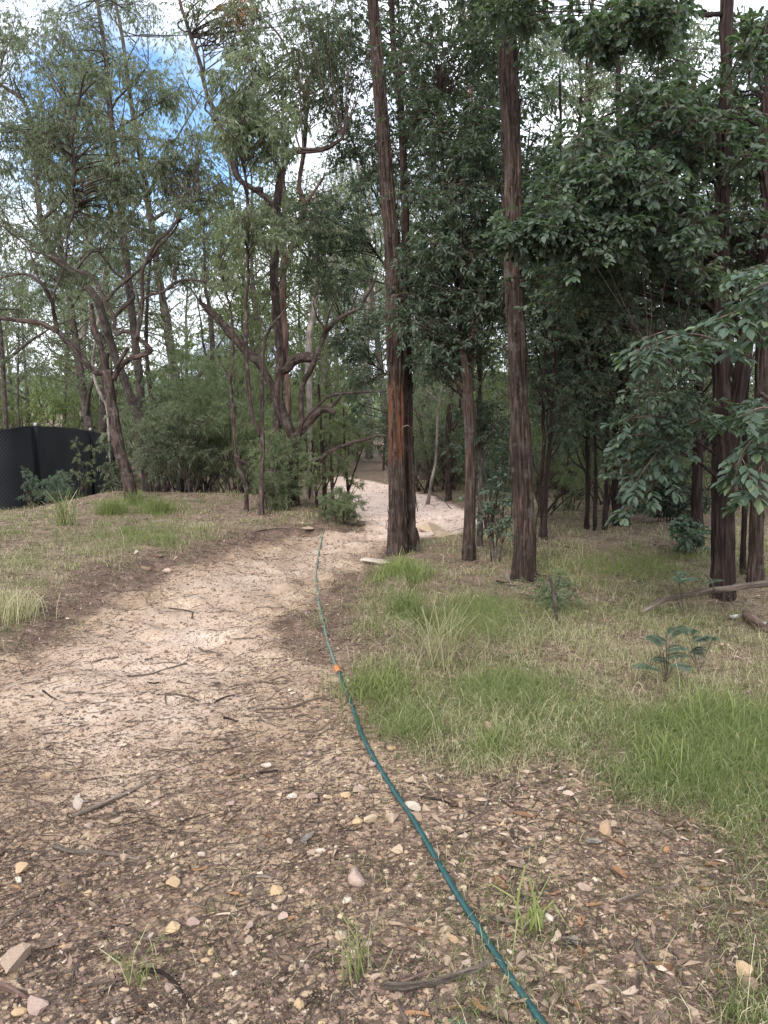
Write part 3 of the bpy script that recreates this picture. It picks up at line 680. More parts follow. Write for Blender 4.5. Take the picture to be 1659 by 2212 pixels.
# near sprays of broad leaves reaching in from the edge of the view
def spray(owner, label, tips, seed, lm='leaf_near'):
    rng = np.random.default_rng(seed)
    gl = Geo(); gt = Geo(); B = owner.base
    for pts in tips:
        a = np.array(pts, float); W = P(a[:, 0], a[:, 1], a[:, 3]); R = a[:, 2] / 2 * a[:, 3] / 1659
        d = spline(np.hstack([W, R[:, None]]), .03); tube(gt, d[:, :3], np.maximum(d[:, 3], .0016), 7, seed=seed * .3)
        p = d[:, :3]; L = np.concatenate([[0], np.cumsum(np.linalg.norm(np.diff(p, axis=0), axis=1))]); t0 = .15 * L[-1]; s = 1
        T0 = norm(np.gradient(p, axis=0))
        l = t0
        while l < L[-1]:
            i = np.searchsorted(L, l); i = min(i, len(p) - 1); tan = T0[i]; side = norm(np.cross(tan, [0, 0, 1])) * s
            f = 1 - .5 * l / L[-1]
            d_ = norm(side * 1.0 + tan * .9 + np.array([0, 0, rng.uniform(-.35, .2)])); ln = rng.uniform(.14, .30) * f
            A = p[i]; E = A + d_ * ln - np.array([0, 0, .03 + .15 * ln]); Mi = (A + E) / 2 + np.array([0, 0, .02])
            twigs(gt, A[None], Mi[None], E[None], .0022, .0010, seg=5, rings=5)
            k = 7; tt = np.linspace(.3, 1, k); tt = np.append(tt, [.97, .99, 1]); k += 3
            pos = A * (1 - tt[:, None]) ** 2 + Mi * 2 * (tt * (1 - tt))[:, None] + E * tt[:, None] ** 2
            sg = np.where(np.arange(k) % 2, 1, -1.0); sdv = norm(np.cross(d_, [0, 0, 1]))
            spread = np.append(np.full(k - 3, .9), [.5, .5, .0]) * sg
            ax = d_[None] * .8 + sdv[None] * spread[:, None] + rng.normal(size=(k, 3)) * .22 - np.array([0, 0, .28])
            nr = np.array([0, 0, 1.0]) + rng.normal(size=(k, 3)) * .30
            sz = rng.uniform(.75, 1.15, k)
            leaves(gl, pos, ax, nr, (.072 * sz), (.040 * sz), 'broad', np.clip(rng.beta(2, 2.2, k) + .25 * (tt > .96), 0, 1))
            l += rng.uniform(.05, .09); s = -s
    st = gt.build('bough', M['twig'], owner.root, True, B); st['label'] = label; gl.build('leaves', M[lm], st, origin=B)
spray(T4, 'light green leafy bough hanging in mid-air in front of the thick dark stringybark',
      [[(1556, 742, 9, 5.9), (1545, 735, 7, 4.6), (1500, 722, 5, 4.4), (1450, 728, 4, 4.2), (1370, 760, 2, 4.0)], [(1520, 728, 5, 4.5), (1470, 755, 4, 4.2), (1430, 785, 2, 4.1)], [(1480, 725, 4, 4.3), (1440, 715, 3, 4.2), (1385, 735, 2, 4.1)]], 31)
spray(T5, 'leafy bough pointing in from the picture edge at mid height, leaves in pointed whorls',
      [[(1650, 560, 9, 6.4), (1690, 600, 7, 3.9), (1640, 640, 5, 3.9), (1600, 668, 4, 3.8), (1548, 690, 2, 3.7)], [(1690, 600, 5, 3.9), (1660, 575, 4, 3.8), (1610, 585, 2, 3.7)], [(1690, 600, 5, 3.9), (1650, 690, 4, 3.9), (1620, 700, 2, 3.8)], [(1690, 600, 5, 3.9), (1640, 620, 4, 3.9), (1590, 650, 2, 3.9)]], 32)
spray(T5, 'low leafy bough hanging over the pinkish trunks at the picture edge',
      [[(1644, 850, 9, 6.4), (1700, 900, 7, 3.9), (1640, 935, 5, 3.9), (1600, 985, 3, 3.8), (1590, 1030, 2, 3.8)], [(1700, 900, 5, 3.9), (1660, 980, 4, 3.8), (1625, 1040, 2, 3.8)], [(1700, 900, 5, 3.9), (1650, 880, 4, 3.8), (1600, 900, 2, 3.8)], [(1700, 900, 4, 3.9), (1660, 1040, 3, 3.8), (1600, 1060, 2, 3.8)]], 33)
spray(T4, 'drooping bluish-green leafy bough that ends low over the dark forked stump',
      [[(1560, 900, 9, 5.9), (1530, 900, 7, 5.2), (1460, 930, 5, 5.0), (1410, 990, 4, 4.8), (1360, 1060, 2, 4.8)], [(1500, 905, 5, 5.1), (1440, 985, 4, 4.9), (1400, 1060, 2, 4.8), (1350, 1100, 2, 4.8)], [(1480, 925, 4, 5.1), (1430, 900, 3, 4.9), (1350, 905, 2, 4.8)], [(1440, 985, 4, 5), (1400, 940, 3, 4.9), (1340, 945, 2, 4.9)]], 34)
spray(T4, 'long pale-tipped bough reaching sideways across the tall reddish trunk',
      [[(1556, 560, 10, 5.9), (1480, 520, 9, 5.6), (1400, 500, 9, 5.4), (1280, 488, 7, 5.3), (1180, 492, 5, 5.2), (1080, 520, 2, 5.1)], [(1300, 490, 5, 5.3), (1240, 470, 4, 5.2), (1160, 478, 2, 5.1)], [(1260, 490, 5, 5.3), (1200, 530, 4, 5.2), (1130, 555, 2, 5.1)], [(1350, 495, 5, 5.3), (1290, 530, 4, 5.1), (1230, 570, 2, 5.0)], [(1380, 495, 5, 5.3), (1330, 460, 4, 5.2), (1250, 440, 2, 5.1)]], 35)
spray(T4, 'broad-leaved bough high among the dark foliage catching the light',
      [[(1563, 300, 10, 5.9), (1560, 260, 9, 5.3), (1480, 270, 7, 5.2), (1400, 330, 5, 5.0), (1310, 390, 2, 4.9)], [(1500, 262, 5, 5.2), (1430, 260, 4, 5.1), (1350, 300, 2, 5)], [(1450, 290, 5, 5.1), (1440, 350, 4, 5), (1390, 410, 2, 4.9)], [(1530, 262, 5, 5.2), (1500, 200, 4, 5.1), (1440, 190, 2, 5)], [(1540, 262, 5, 5.2), (1600, 230, 4, 5.1), (1660, 250, 2, 5)], [(1420, 320, 4, 5.1), (1350, 340, 3, 5.0), (1270, 360, 2, 5)]], 36)

T6 = pole_tree('thin dark sapling trunk squeezed between the thick dark stringybark and the edge trunk', (1607, 1240),
    [(1606, 1240, 14), (1608, 1150, 13), (1610, 1050, 13), (1612, 900, 12), (1616, 700, 10), (1615, 500, 7)], 'bark_dark', 17, seg=20, regions=[(1600, 700, 60, 200, 10, 0, 1.5, .3, 12)])
mid_reg = lambda u, v, ru, rv, n: (u, v, ru, rv, n, -.8, 1.8, .38, 14)
T7 = pole_tree('dark blackened trunk under the drooping bluish-green bough', (1343, 1136),
    [(1345, 1136, 36), (1338, 1060, 34), (1342, 980, 32), (1348, 900, 28), (1350, 760, 24), (1348, 600, 20), (1340, 400, 16), (1336, 200, 11), (1330, 0, 6)], 'bark_dark', 18, seg=40,
    regions=[mid_reg(1320, 740, 120, 110, 46), mid_reg(1300, 560, 130, 120, 46), mid_reg(1350, 330, 110, 90, 26), mid_reg(1300, 900, 100, 70, 22), mid_reg(1400, 120, 90, 60, 10)])
T8 = pole_tree('dark mossy trunk beyond the clump of broad-leaved shrubs', (1507, 1143),
    [(1507, 1143, 28), (1506, 1060, 25), (1508, 960, 23), (1510, 800, 20), (1506, 600, 17), (1500, 400, 13), (1498, 150, 8)], 'bark_dark', 19, seg=32,
    regions=[mid_reg(1470, 700, 120, 120, 44), mid_reg(1470, 480, 120, 110, 34), mid_reg(1500, 880, 110, 60, 20), mid_reg(1470, 190, 100, 90, 20)])
T9 = pole_tree('left one of the three slender dark stems in the shade behind the tall reddish trunk', (1268, 1142),
    [(1267, 1142, 12), (1270, 1050, 11), (1268, 900, 10), (1265, 700, 8), (1262, 500, 6)], 'bark_dark', 20, seg=16, name='sapling_tree', regions=[mid_reg(1240, 700, 80, 140, 36), mid_reg(1240, 880, 70, 80, 16)])
T9b = pole_tree('middle one of the three slender dark stems behind the tall reddish trunk', (1286, 1146),
    [(1285, 1146, 9), (1287, 1050, 8), (1286, 900, 8), (1290, 700, 6)], 'bark_dark', 21, seg=14, name='sapling_tree', regions=[mid_reg(1270, 650, 60, 120, 16)])
T9c = pole_tree('third and most open of the three slender dark stems behind the tall reddish trunk', (1308, 1144),
    [(1306, 1144, 12), (1310, 1060, 10), (1312, 950, 9), (1308, 800, 8), (1310, 600, 6)], 'bark_dark', 22, seg=14, name='sapling_tree', regions=[mid_reg(1300, 800, 60, 60, 16)])
T10 = pole_tree('slender trunk leaning close behind the tall reddish trunk, flared at its foot', (1170, 1165),
    [(1172, 1165, 22), (1176, 1110, 13), (1184, 1000, 12), (1194, 880, 11), (1200, 740, 9), (1203, 560, 8), (1210, 350, 6), (1210, 150, 4)], 'bark_dark', 23, seg=20, name='sapling_tree', extra=[[(1172, 1150, 10), (1170, 1000, 9), (1176, 860, 8), (1180, 740, 6), (1180, 600, 4)]],
    regions=[mid_reg(1190, 640, 70, 110, 26), mid_reg(1200, 400, 80, 90, 24), mid_reg(1170, 230, 40, 80, 7), mid_reg(1190, 860, 60, 80, 16)])
T10b = pole_tree('thin dark gum with fine drooping leaves between the tall reddish trunk and leafy boughs', (1232, 1128),
    [(1232, 1128, 9), (1228, 950, 9), (1226, 750, 8), (1236, 500, 8), (1250, 300, 7), (1256, 180, 6), (1240, 60, 4), (1232, -60, 3)], 'bark_dark', 28, seg=14, name='gum_tree', Y=13.5,
    regions=[(1190, 60, 70, 60, 15, -1, 1.5, .45, 15), (1250, 170, 80, 70, 14, -1, 1.5, .45, 15), (1340, 210, 80, 60, 12, 0, 2, .45, 15), (1500, 90, 110, 60, 14, 1, 4, .5, 15), (1620, 420, 50, 80, 8, 1, 4, .5, 14), (1640, 120, 40, 60, 5, 1, 4, .5, 14)], kind='gum', lm='leaf_gum')
T11 = pole_tree('slim grey trunk just behind the slim dark stringybark', (1038, 1178),
    [(1036, 1178, 14), (1038, 1060, 12), (1036, 900, 11), (1038, 700, 9), (1046, 500, 7), (1050, 300, 5)], 'bark_grey', 24, seg=20, name='sapling_tree', regions=[mid_reg(1050, 560, 70, 130, 30), mid_reg(1050, 330, 70, 110, 26), (1040, 960, 50, 80, 8, -.3, .8, .25, 12)])
T12 = pole_tree('broken reddish trunk beyond the sandy track', (968, 1082),
    [(969, 1082, 15), (969, 1000, 14), (968, 930, 15), (972, 880, 13), (978, 830, 9)], 'bark_red', 25, seg=20, name='gum_tree', extra=[[(975, 930, 12), (990, 905, 11), (994, 860, 5)]], regions=[(985, 770, 50, 50, 7, -.5, 1, .35, 12)], kind='gum', lm='leaf_gum')
T13 = pole_tree('thin grey trunk leaning over the sandy track edge', (922, 1090),
    [(922, 1090, 9), (932, 1040, 7), (942, 990, 6), (946, 900, 5), (960, 800, 4)], 'bark_pale', 26, seg=14, name='sapling_tree', regions=[(950, 830, 60, 50, 7, -.5, 1, .35, 12)], kind='gum', lm='leaf_gum')
T14 = pole_tree('dark broad-leaved tree filling the gap behind the twin-stemmed tree', (889, 1120),
    [(889, 1120, 10), (888, 1000, 10), (886, 850, 10), (884, 700, 10), (882, 560, 9), (876, 400, 8), (868, 200, 7), (860, 0, 5)], 'bark_dark', 27, seg=16, Y=None,
    extra=[[(882, 560, 6), (800, 400, 5), (740, 250, 3, .3)], [(888, 700, 6), (820, 560, 5), (750, 480, 3, .3)], [(893, 850, 5), (800, 780, 4), (740, 700, 3, .3)]],
    regions=[(760, 110, 85, 150, 40, -1.2, 1, .34, 15), (790, 320, 75, 100, 34, -1.2, 1, .34, 15), (730, 480, 80, 65, 26, -1.2, 1, .32, 15), (740, 590, 80, 60, 18, -1.2, 1, .30, 14), (905, 520, 50, 300, 46, -1, 1.2, .34, 14), (900, 200, 70, 220, 44, -1, 1, .36, 15),
             (780, 730, 60, 45, 14, -1.2, .4, .26, 13), (775, 820, 45, 50, 11, -1.2, .4, .25, 13), (800, -120, 160, 100, 26, -1, 1, .4, 15), (800, 900, 50, 40, 6, -1, .3, .22, 12), (740, 610, 50, 30, 6, -1.4, -.6, .25, 12)])

# --- left half: contorted and forked gums
T23 = Tree('forked_gum_tree', 'forked dark gum leaning beside the black shade-cloth fence with far-spreading bent limbs', 'tree', (288, 1080, None), 'bark_rough', 41)
T23.limb([(286, 1080, 28), (275, 1030, 27), (260, 980, 26), (250, 930, 25), (243, 880, 24), (236, 830, 25), (231, 800, 26)], step=.03, seg=40, ground=True, disp=bark_disp(.014, 22, 3))
T23.limb([(231, 806, 18), (224, 775, 16), (214, 735, 15), (205, 700, 13), (196, 655, 10)], seg=20, disp=bark_disp(.012, 22, 3))
T23.limb([(226, 806, 15), (200, 801, 14), (170, 761, 14), (146, 738, 13), (125, 718, 12), (100, 703, 12), (75, 698, 12), (40, 695, 11), (15, 690, 10), (-40, 680, 9), (-120, 640, 5)], seg=16)
T23.limb([(125, 718, 10), (118, 690, 9), (112, 650, 8, -.2), (98, 620, 8, -.3), (84, 605, 7, -.3), (50, 592, 6, -.3), (0, 600, 4, -.4)], seg=12)
T23.limb([(84, 605, 6, -.3), (70, 560, 5, -.3), (40, 520, 4, -.3), (-20, 470, 3, -.3)], seg=10)
T23.limb([(245, 820, 15), (258, 795, 14), (280, 776, 13), (300, 770, 13), (322, 760, 14), (322, 753, 13), (308, 738, 11), (295, 731, 10), (275, 716, 9), (262, 715, 9), (250, 722, 10), (246, 708, 9), (247, 690, 9), (236, 665, 9), (228, 651, 8), (214, 622, 8), (196, 596, 7), (165, 584, 7), (125, 560, 5), (60, 540, 3)], step=.04, seg=14, twist=.05)
T23.limb([(295, 733, 11), (300, 705, 11), (302, 670, 11), (305, 640, 10), (310, 606, 9), (318, 570, 8), (325, 546, 7), (340, 520, 8), (365, 500, 7), (385, 470, 7), (396, 455, 6), (430, 430, 4)], seg=14)
T23.limb([(230, 650, 7), (245, 632, 7), (275, 608, 7), (302, 585, 7), (325, 562, 6), (345, 530, 7), (370, 505, 5), (392, 470, 4)], seg=12)
T23.limb([(310, 645, 7), (330, 635, 6), (355, 630, 6), (372, 614, 6), (400, 604, 5), (440, 606, 4), (480, 616, 3)], seg=10)
T23.limb([(250, 801, 8), (262, 780, 9), (277, 751, 9)], seg=14)
T23.limb([(302, 665, 6), (290, 620, 5), (270, 580, 4), (262, 545, 3)], seg=8)
T23.limb([(112, 650, 5, .2), (138, 560, 5, .4), (156, 470, 6, .6), (163, 380, 7, .7), (158, 280, 7, .8), (170, 215, 7, .8), (178, 180, 5, .8), (196, 120, 4, .8)], seg=10)
T23.limb([(159, 300, 5, .8), (140, 235, 4, .8), (110, 160, 3, .8)], seg=8)
T23.limb([(165, 584, 5), (180, 560, 5), (200, 545, 5), (222, 545, 4)], seg=8)
T23.crown([(150, 190, 90, 60, 15, .3, 1.6, .36, 16), (170, 320, 120, 70, 22, .3, 1.8, .38, 16), (340, 400, 100, 50, 20, .3, 1.8, .36, 16), (200, 450, 130, 50, 19, .3, 1.8, .36, 16), (60, 500, 110, 50, 13, .3, 1.6, .34, 15),
           (110, 560, 140, 50, 11, .3, 2, .34, 14), (330, 520, 130, 40, 15, .3, 2, .34, 15), (60, 300, 110, 90, 22, .3, 2, .38, 15), (430, 410, 70, 50, 18, -.3, 1, .32, 15), (370, 330, 80, 40, 14, -.2, 1.2, .34, 14), (60, 640, 90, 40, 6, .2, 1.5, .30, 12), (420, 580, 90, 40, 9, .2, 1.5, .32, 13)], 'gum', 'leaf_gum', leafscale=.95)
T23.done()
T24 = Tree('gum_tree', 'brown gum leaning away over the fence, arching high overhead', 'tree', (296, 1010, 15.0), 'bark_grey', 42)
T24.limb([(320, 985, 26), (306, 930, 24), (290, 880, 22), (272, 830, 21), (256, 790, 20), (243, 755, 19), (232, 715, 19), (221, 680, 19), (210, 648, 18), (192, 625, 17), (170, 598, 17), (150, 580, 17), (122, 560, 15), (103, 520, 14), (88, 480, 13), (84, 440, 12), (80, 400, 11), (77, 330, 11), (68, 270, 10), (50, 218, 9), (20, 195, 7), (-10, 175, 5)], step=.05, seg=24, ground=True, disp=bark_disp(.012, 20, 3))
T24.limb([(150, 582, 8), (110, 560, 8), (60, 520, 7), (20, 490, 6), (-30, 440, 4)], seg=10)
T24.limb([(88, 480, 8), (110, 455, 8), (135, 435, 6), (160, 420, 4)], seg=10)
T24.limb([(80, 300, 6), (95, 260, 5), (130, 225, 5), (160, 200, 4), (168, 120, 3)], seg=10)
T24.limb([(243, 690, 9), (262, 668, 11), (280, 650, 12), (284, 640, 12), (274, 620, 11), (262, 600, 9), (240, 580, 7), (215, 545, 5), (190, 520, 5)], seg=12)
T24.crown([(70, 180, 110, 110, 30, -1, 2, .50, 14), (30, 60, 110, 90, 24, -1, 2, .5, 14), (130, 330, 100, 70, 22, -1, 1.5, .48, 14), (10, 420, 60, 90, 14, -1, 1, .45, 13), (150, 500, 100, 50, 16, -1, 1, .42, 13)], 'gum', 'leaf_gum')
T24.done()
T25 = Tree('gum_tree', 'tall straight gum rising behind the forked dark gum toward the patch of blue sky', 'tree', (318, 1000, 16.5), 'bark_grey', 43)
T25.limb([(322, 985, 24), (312, 920, 22), (304, 860, 20), (299, 800, 19), (292, 740, 18), (285, 680, 18), (280, 630, 17), (274, 570, 16), (268, 520, 16), (262, 460, 15), (257, 400, 14), (250, 340, 13), (244, 290, 12), (236, 220, 12), (230, 160, 11), (226, 100, 9), (216, 40, 8), (205, -60, 6), (195, -200, 4)], step=.05, seg=22, ground=True, disp=bark_disp(.010, 20, 3))
T25.limb([(256, 352, 6), (275, 345, 6), (300, 340, 4), (340, 345, 3)], seg=8)
T25.limb([(245, 290, 6), (275, 262, 5), (310, 240, 4), (350, 220, 3)], seg=8)
T25.limb([(238, 240, 6), (262, 200, 5), (290, 170, 4), (320, 140, 3)], seg=8)
T25.limb([(264, 400, 6), (275, 385, 6), (285, 375, 4)], seg=8)
T25.crown([(205, 110, 100, 70, 22, -1, 1.5, .55, 15), (330, 190, 62, 45, 14, -1, 1, .45, 14), (230, 20, 130, 50, 20, -1, 1.5, .55, 15), (180, 210, 70, 60, 12, -1, 1.5, .5, 14), (375, 225, 26, 26, 5, -.5, .5, .4, 13), (170, -120, 260, 100, 24, -1, 2, .6, 14), (280, 290, 60, 40, 8, -1, 1, .42, 13)], 'gum', 'leaf_gum')
T25.done()
T26 = pole_tree('thinner gum stem next to the tall straight gum, behind the feathery bushes', (345, 985),
    [(340, 985, 11), (332, 900, 11), (324, 840, 10), (318, 780, 10), (316, 700, 8), (322, 600, 6), (330, 500, 4)], 'bark_grey', 44, seg=14, name='gum_tree', Y=17.0, regions=[(350, 520, 70, 60, 10, -1, 1, .5, 13)], kind='gum', lm='leaf_gum')
T27 = pole_tree('grey gum with a pale curved side branch in the middle distance', (464, 1000),
    [(466, 1000, 14), (463, 850, 13), (460, 780, 12), (457, 710, 11), (450, 650, 9), (444, 620, 8), (440, 500, 6), (430, 400, 5)], 'bark_grey', 46, seg=16, name='gum_tree', Y=20.0, extra=[[(461, 815, 7), (446, 770, 6), (436, 720, 5), (432, 680, 4), (425, 640, 3)], [(452, 680, 6), (430, 650, 5), (412, 625, 4), (390, 610, 3)]], regions=[(440, 560, 70, 60, 12, -1, 1.5, .55, 13), (425, 470, 70, 60, 10, -1, 1.5, .55, 13)], kind='gum', lm='leaf_gum')
T28 = Tree('gum_tree', 'gum at the picture edge beyond the fence with one low limb slanting up', 'tree', (12, 960, 19.0), 'bark_grey', 47)
T28.limb([(14, 960, 11), (12, 900, 11), (8, 831, 11), (5, 781, 11), (2, 730, 9), (-6, 640, 7), (-20, 520, 5)], seg=14, ground=True)
T28.limb([(5, 785, 9), (30, 764, 8), (55, 745, 7), (80, 728, 6), (120, 706, 4), (165, 686, 3)], seg=10)
T28.crown([(20, 720, 60, 30, 8, -1, 1, .45, 13), (20, 620, 60, 60, 10, -1, 1, .45, 13), (0, 480, 60, 80, 10, -1, 1, .5, 13)], 'gum', 'leaf_gum'); T28.done()
pole_tree('very thin straight stem beyond the fence near the picture edge', (38, 960), [(38, 960, 5), (39, 860, 5), (39, 780, 4), (42, 700, 3)], 'bark_grey', 48, seg=8, name='sapling_tree', Y=18.0, regions=[(60, 780, 40, 30, 6, -1, 1, .4, 12)], kind='gum', lm='leaf_gum')
T29 = pole_tree('bleached white gum stem showing behind the forked dark gum', (206, 960),
    [(236, 960, 5), (233, 900, 6), (222, 862, 7), (211, 838, 7), (203, 812, 7), (200, 781, 7), (206, 740, 6), (210, 700, 5), (220, 640, 4), (225, 560, 3)], 'bark_pale', 49, seg=12, name='gum_tree', Y=16.0, regions=[(215, 560, 50, 30, 5, -1, 1, .4, 12)], kind='gum', lm='leaf_gum')

T20 = Tree('contorted_gum_tree', 'large contorted gum with a hollow broken limb beside the track bend', 'tree', (632, 1092, None), 'bark_rough', 51)
D = T20
D.limb([(636, 1092, 24), (634, 1050, 24), (632, 1010, 25), (636, 975, 25), (637, 950, 27), (638, 935, 28)], step=.03, seg=44, ground=True, disp=bark_disp(.015, 20, 3))
D.limb([(634, 950, 21), (624, 925, 22), (613, 900, 23), (605, 877, 23), (600, 850, 23), (602, 815, 23), (606, 790, 24), (606, 760, 21), (603, 730, 20), (599, 700, 19), (595, 655, 20), (592, 610, 20), (594, 570, 19), (597, 530, 18), (599, 490, 17), (600, 440, 16), (604, 400, 15), (609, 375, 15), (619, 346, 15), (633, 330, 15), (655, 326, 14), (680, 325, 12), (710, 318, 9), (740, 300, 6)], step=.035, seg=34, disp=bark_disp(.013, 20, 3), twist=.06)
D.limb([(608, 800, 20), (620, 795, 22), (628, 783, 22), (640, 776, 23), (655, 772, 24), (668, 773, 25), (680, 774, 26)], step=.03, seg=30, disp=bark_disp(.012, 20, 3), cap=False)
D.limb([(682, 774, 20), (668, 773, 18), (655, 773, 14)], step=.03, seg=24, cap=True, attach=False)
D.limb([(638, 945, 16), (648, 930, 16), (653, 905, 14), (652, 877, 13), (650, 845, 12), (656, 822, 12), (667, 806, 13), (680, 786, 13), (690, 768, 12), (696, 745, 11), (701, 725, 11), (703, 715, 10), (715, 703, 9), (731, 689, 10), (745, 682, 9), (760, 676, 9), (775, 668, 8), (785, 655, 7), (795, 635, 6), (806, 615, 5), (815, 590, 4)], step=.04, seg=16)
D.limb([(702, 716, 6), (697, 700, 6), (688, 690, 5), (682, 675, 4), (676, 655, 3)], seg=10)
D.limb([(703, 712, 6), (707, 695, 5), (713, 675, 4), (722, 655, 3), (734, 625, 2)], seg=8)
D.limb([(755, 680, 4), (765, 655, 4), (780, 625, 3), (800, 600, 2)], seg=8)
D.limb([(645, 940, 16), (660, 920, 17), (676, 902, 18), (690, 888, 18), (702, 883, 18), (716, 888, 16), (722, 895, 9)], step=.03, seg=28, disp=knob_disp(.2))
D.limb([(708, 884, 13), (718, 872, 11), (730, 862, 9), (736, 852, 5)], seg=14)
D.limb([(655, 910, 8), (668, 895, 8), (685, 878, 8), (700, 863, 8), (720, 855, 8), (742, 850, 6), (770, 846, 6), (800, 845, 5), (835, 846, 3)], seg=10)
D.limb([(600, 480, 14), (590, 450, 13), (572, 425, 13), (552, 412, 14), (530, 400, 12), (512, 384, 12), (500, 350, 12), (488, 312, 12), (476, 285, 12), (462, 250, 11), (451, 218, 11), (443, 185, 10), (434, 146, 10), (426, 120, 9), (412, 85, 9), (400, 45, 8), (390, 0, 7), (380, -60, 6), (372, -140, 4)], step=.05, seg=16, dY=.6)
D.limb([(548, 411, 13), (560, 411, 15), (568, 412, 15)], seg=16, dY=.6, attach=False)
D.limb([(511, 330, 7), (510, 294, 8), (498, 275, 8), (485, 260, 8), (470, 240, 7), (455, 222, 6)], seg=10, dY=.7)
D.limb([(468, 265, 6), (450, 245, 5), (445, 235, 5), (446, 218, 4)], seg=8, dY=.5)
D.limb([(455, 222, 3), (440, 208, 3), (420, 195, 2), (406, 178, 2), (408, 165, 1.6)], seg=6, dY=.5)
D.limb([(442, 180, 5), (438, 140, 5), (428, 90, 4), (418, 40, 3), (410, -20, 3)], seg=8, dY=.3)
D.limb([(410, 65, 4), (400, 68, 4), (388, 62, 4), (384, 52, 4), (394, 44, 3)], seg=8, dY=.5)
D.limb([(634, 1022, 11), (650, 1018, 10), (672, 1000, 9), (690, 991, 9), (715, 978, 9), (740, 967, 8), (765, 955, 8), (790, 949, 7), (815, 942, 6), (842, 941, 4)], seg=14, attach=False, disp=knob_disp(.2))
D.limb([(790, 949, 4), (805, 958, 3), (812, 970, 2)], seg=6, attach=False); D.limb([(720, 976, 4), (735, 985, 3), (745, 990, 2)], seg=6, attach=False)
D.crown([(700, 60, 100, 70, 18, 0, 2, .46, 14), (640, 150, 90, 60, 14, .2, 2, .44, 14), (560, 40, 100, 60, 18, 0, 2, .46, 14), (580, 230, 90, 60, 12, .3, 2, .40, 13), (540, 130, 80, 50, 10, 0, 1.8, .44, 13), (480, 20, 70, 30, 6, 0, 1.5, .44, 13), (660, 480, 80, 60, 14, .3, 2, .40, 13), (560, 480, 80, 70, 16, .3, 2, .38, 13), (640, 600, 90, 60, 10, .3, 2, .38, 12), (600, -110, 220, 90, 24, -1, 2, .55, 14)], 'gum', 'leaf_gum', leafscale=.95)
D.crown([(515, 18, 26, 22, 5, .3, .8, .35, 12)], 'gum', 'leaf_rust', name='dead_leaves', br=0)
D.done()
pole_tree('slender upright trunk threading up through the crown of the contorted gum', (622, 1020),
    [(622, 1020, 13), (624, 940, 12), (622, 850, 14), (616, 770, 15), (617, 720, 15), (612, 660, 14), (612, 588, 13), (625, 545, 12), (642, 504, 12), (652, 470, 12), (658, 440, 11), (646, 400, 10), (656, 330, 10), (662, 250, 9), (664, 196, 9), (676, 150, 8), (688, 112, 7), (695, 40, 5)], 'bark_pink', 52, seg=18, name='gum_tree', Y=13.2,
    extra=[[(664, 225, 9), (655, 195, 9), (645, 175, 8), (638, 165, 6), (610, 90, 5), (575, 45, 4)], [(661, 445, 7), (680, 410, 6), (700, 380, 4)], [(650, 480, 5), (620, 470, 4), (605, 465, 3)]], regions=[(700, 220, 60, 60, 12, -1, 1, .46, 14), (690, 130, 60, 60, 10, -1, 1, .46, 13)], kind='gum', lm='leaf_gum')
TB = Tree('broken_gum_tree', 'rough leaning gum with a snapped top, behind the contorted gum', 'tree', (596, 1060, 12.6), 'bark_rough', 53)
TB.limb([(590, 1060, 22), (590, 990, 23), (592, 960, 22), (600, 920, 20), (598, 870, 18), (588, 835, 18), (577, 815, 19), (560, 785, 20), (540, 765, 20), (520, 745, 20), (502, 725, 19), (485, 705, 18), (468, 685, 17), (454, 672, 15), (440, 660, 12), (432, 653, 8)], step=.03, seg=30, ground=True, disp=bark_disp(.016, 18, 3.5))
TB.limb([(440, 660, 7), (433, 650, 6), (432, 640, 3)], seg=10)
TB.crown([(500, 770, 40, 30, 3, -.5, .5, .3, 10)], 'fine', 'leaf_fine'); TB.done()
pole_tree('pale grey trunk seen between the limbs of the contorted gum', (668, 1000),
    [(668, 1000, 14), (668, 880, 14), (666, 790, 15), (667, 750, 16), (670, 709, 15), (677, 670, 14), (678, 640, 12), (684, 560, 10), (680, 470, 8), (684, 400, 6)], 'bark_pale', 54, seg=16, name='gum_tree', Y=17.0, extra=[[(677, 675, 7), (686, 655, 6), (692, 620, 4)]], regions=[(690, 470, 60, 60, 10, -1, 1.5, .5, 13)], kind='gum', lm='leaf_gum')
T21 = pole_tree('slender forked sapling with two dark stems rising from one reddish foot', (563, 1112),
    [(563, 1112, 13), (565, 1060, 12), (566, 1017, 11), (568, 970, 11), (567, 945, 12), (566, 900, 8), (567, 860, 8), (566, 793, 7), (569, 760, 7), (574, 731, 7), (583, 710, 6), (594, 695, 5), (610, 675, 4), (622, 659, 3)], 'bark_rough', 55, seg=20, name='sapling_tree',
    extra=[[(566, 945, 11), (556, 925, 10), (546, 900, 10), (540, 870, 10), (537, 840, 10), (536, 800, 10), (535, 760, 10), (531, 720, 10), (528, 680, 9), (527, 653, 9), (531, 620, 9), (535, 590, 8), (534, 540, 8), (536, 480, 8), (535, 430, 8), (527, 400, 6), (512, 370, 5), (511, 340, 5), (520, 310, 4), (540, 280, 3)],
           [(536, 420, 6), (531, 380, 7), (527, 340, 7), (528, 308, 6), (540, 290, 5), (553, 280, 5), (560, 262, 5), (556, 230, 4), (566, 205, 3), (580, 180, 2)], [(527, 350, 6), (515, 358, 5), (509, 335, 4)],
           [(534, 545, 5), (548, 520, 5), (560, 500, 4), (572, 475, 3)], [(528, 308, 5), (520, 260, 4), (524, 200, 3), (535, 130, 3)]],
    regions=[(560, 240, 60, 60, 16, -.7, .7, .34, 14), (500, 300, 60, 40, 9, -.7, .7, .32, 14), (600, 300, 40, 40, 7, -.7, .7, .32, 13), (520, 170, 50, 50, 8, -.6, .6, .34, 13), (560, 480, 60, 50, 12, -.6, .6, .30, 13)], kind='gum', lm='leaf_gum')
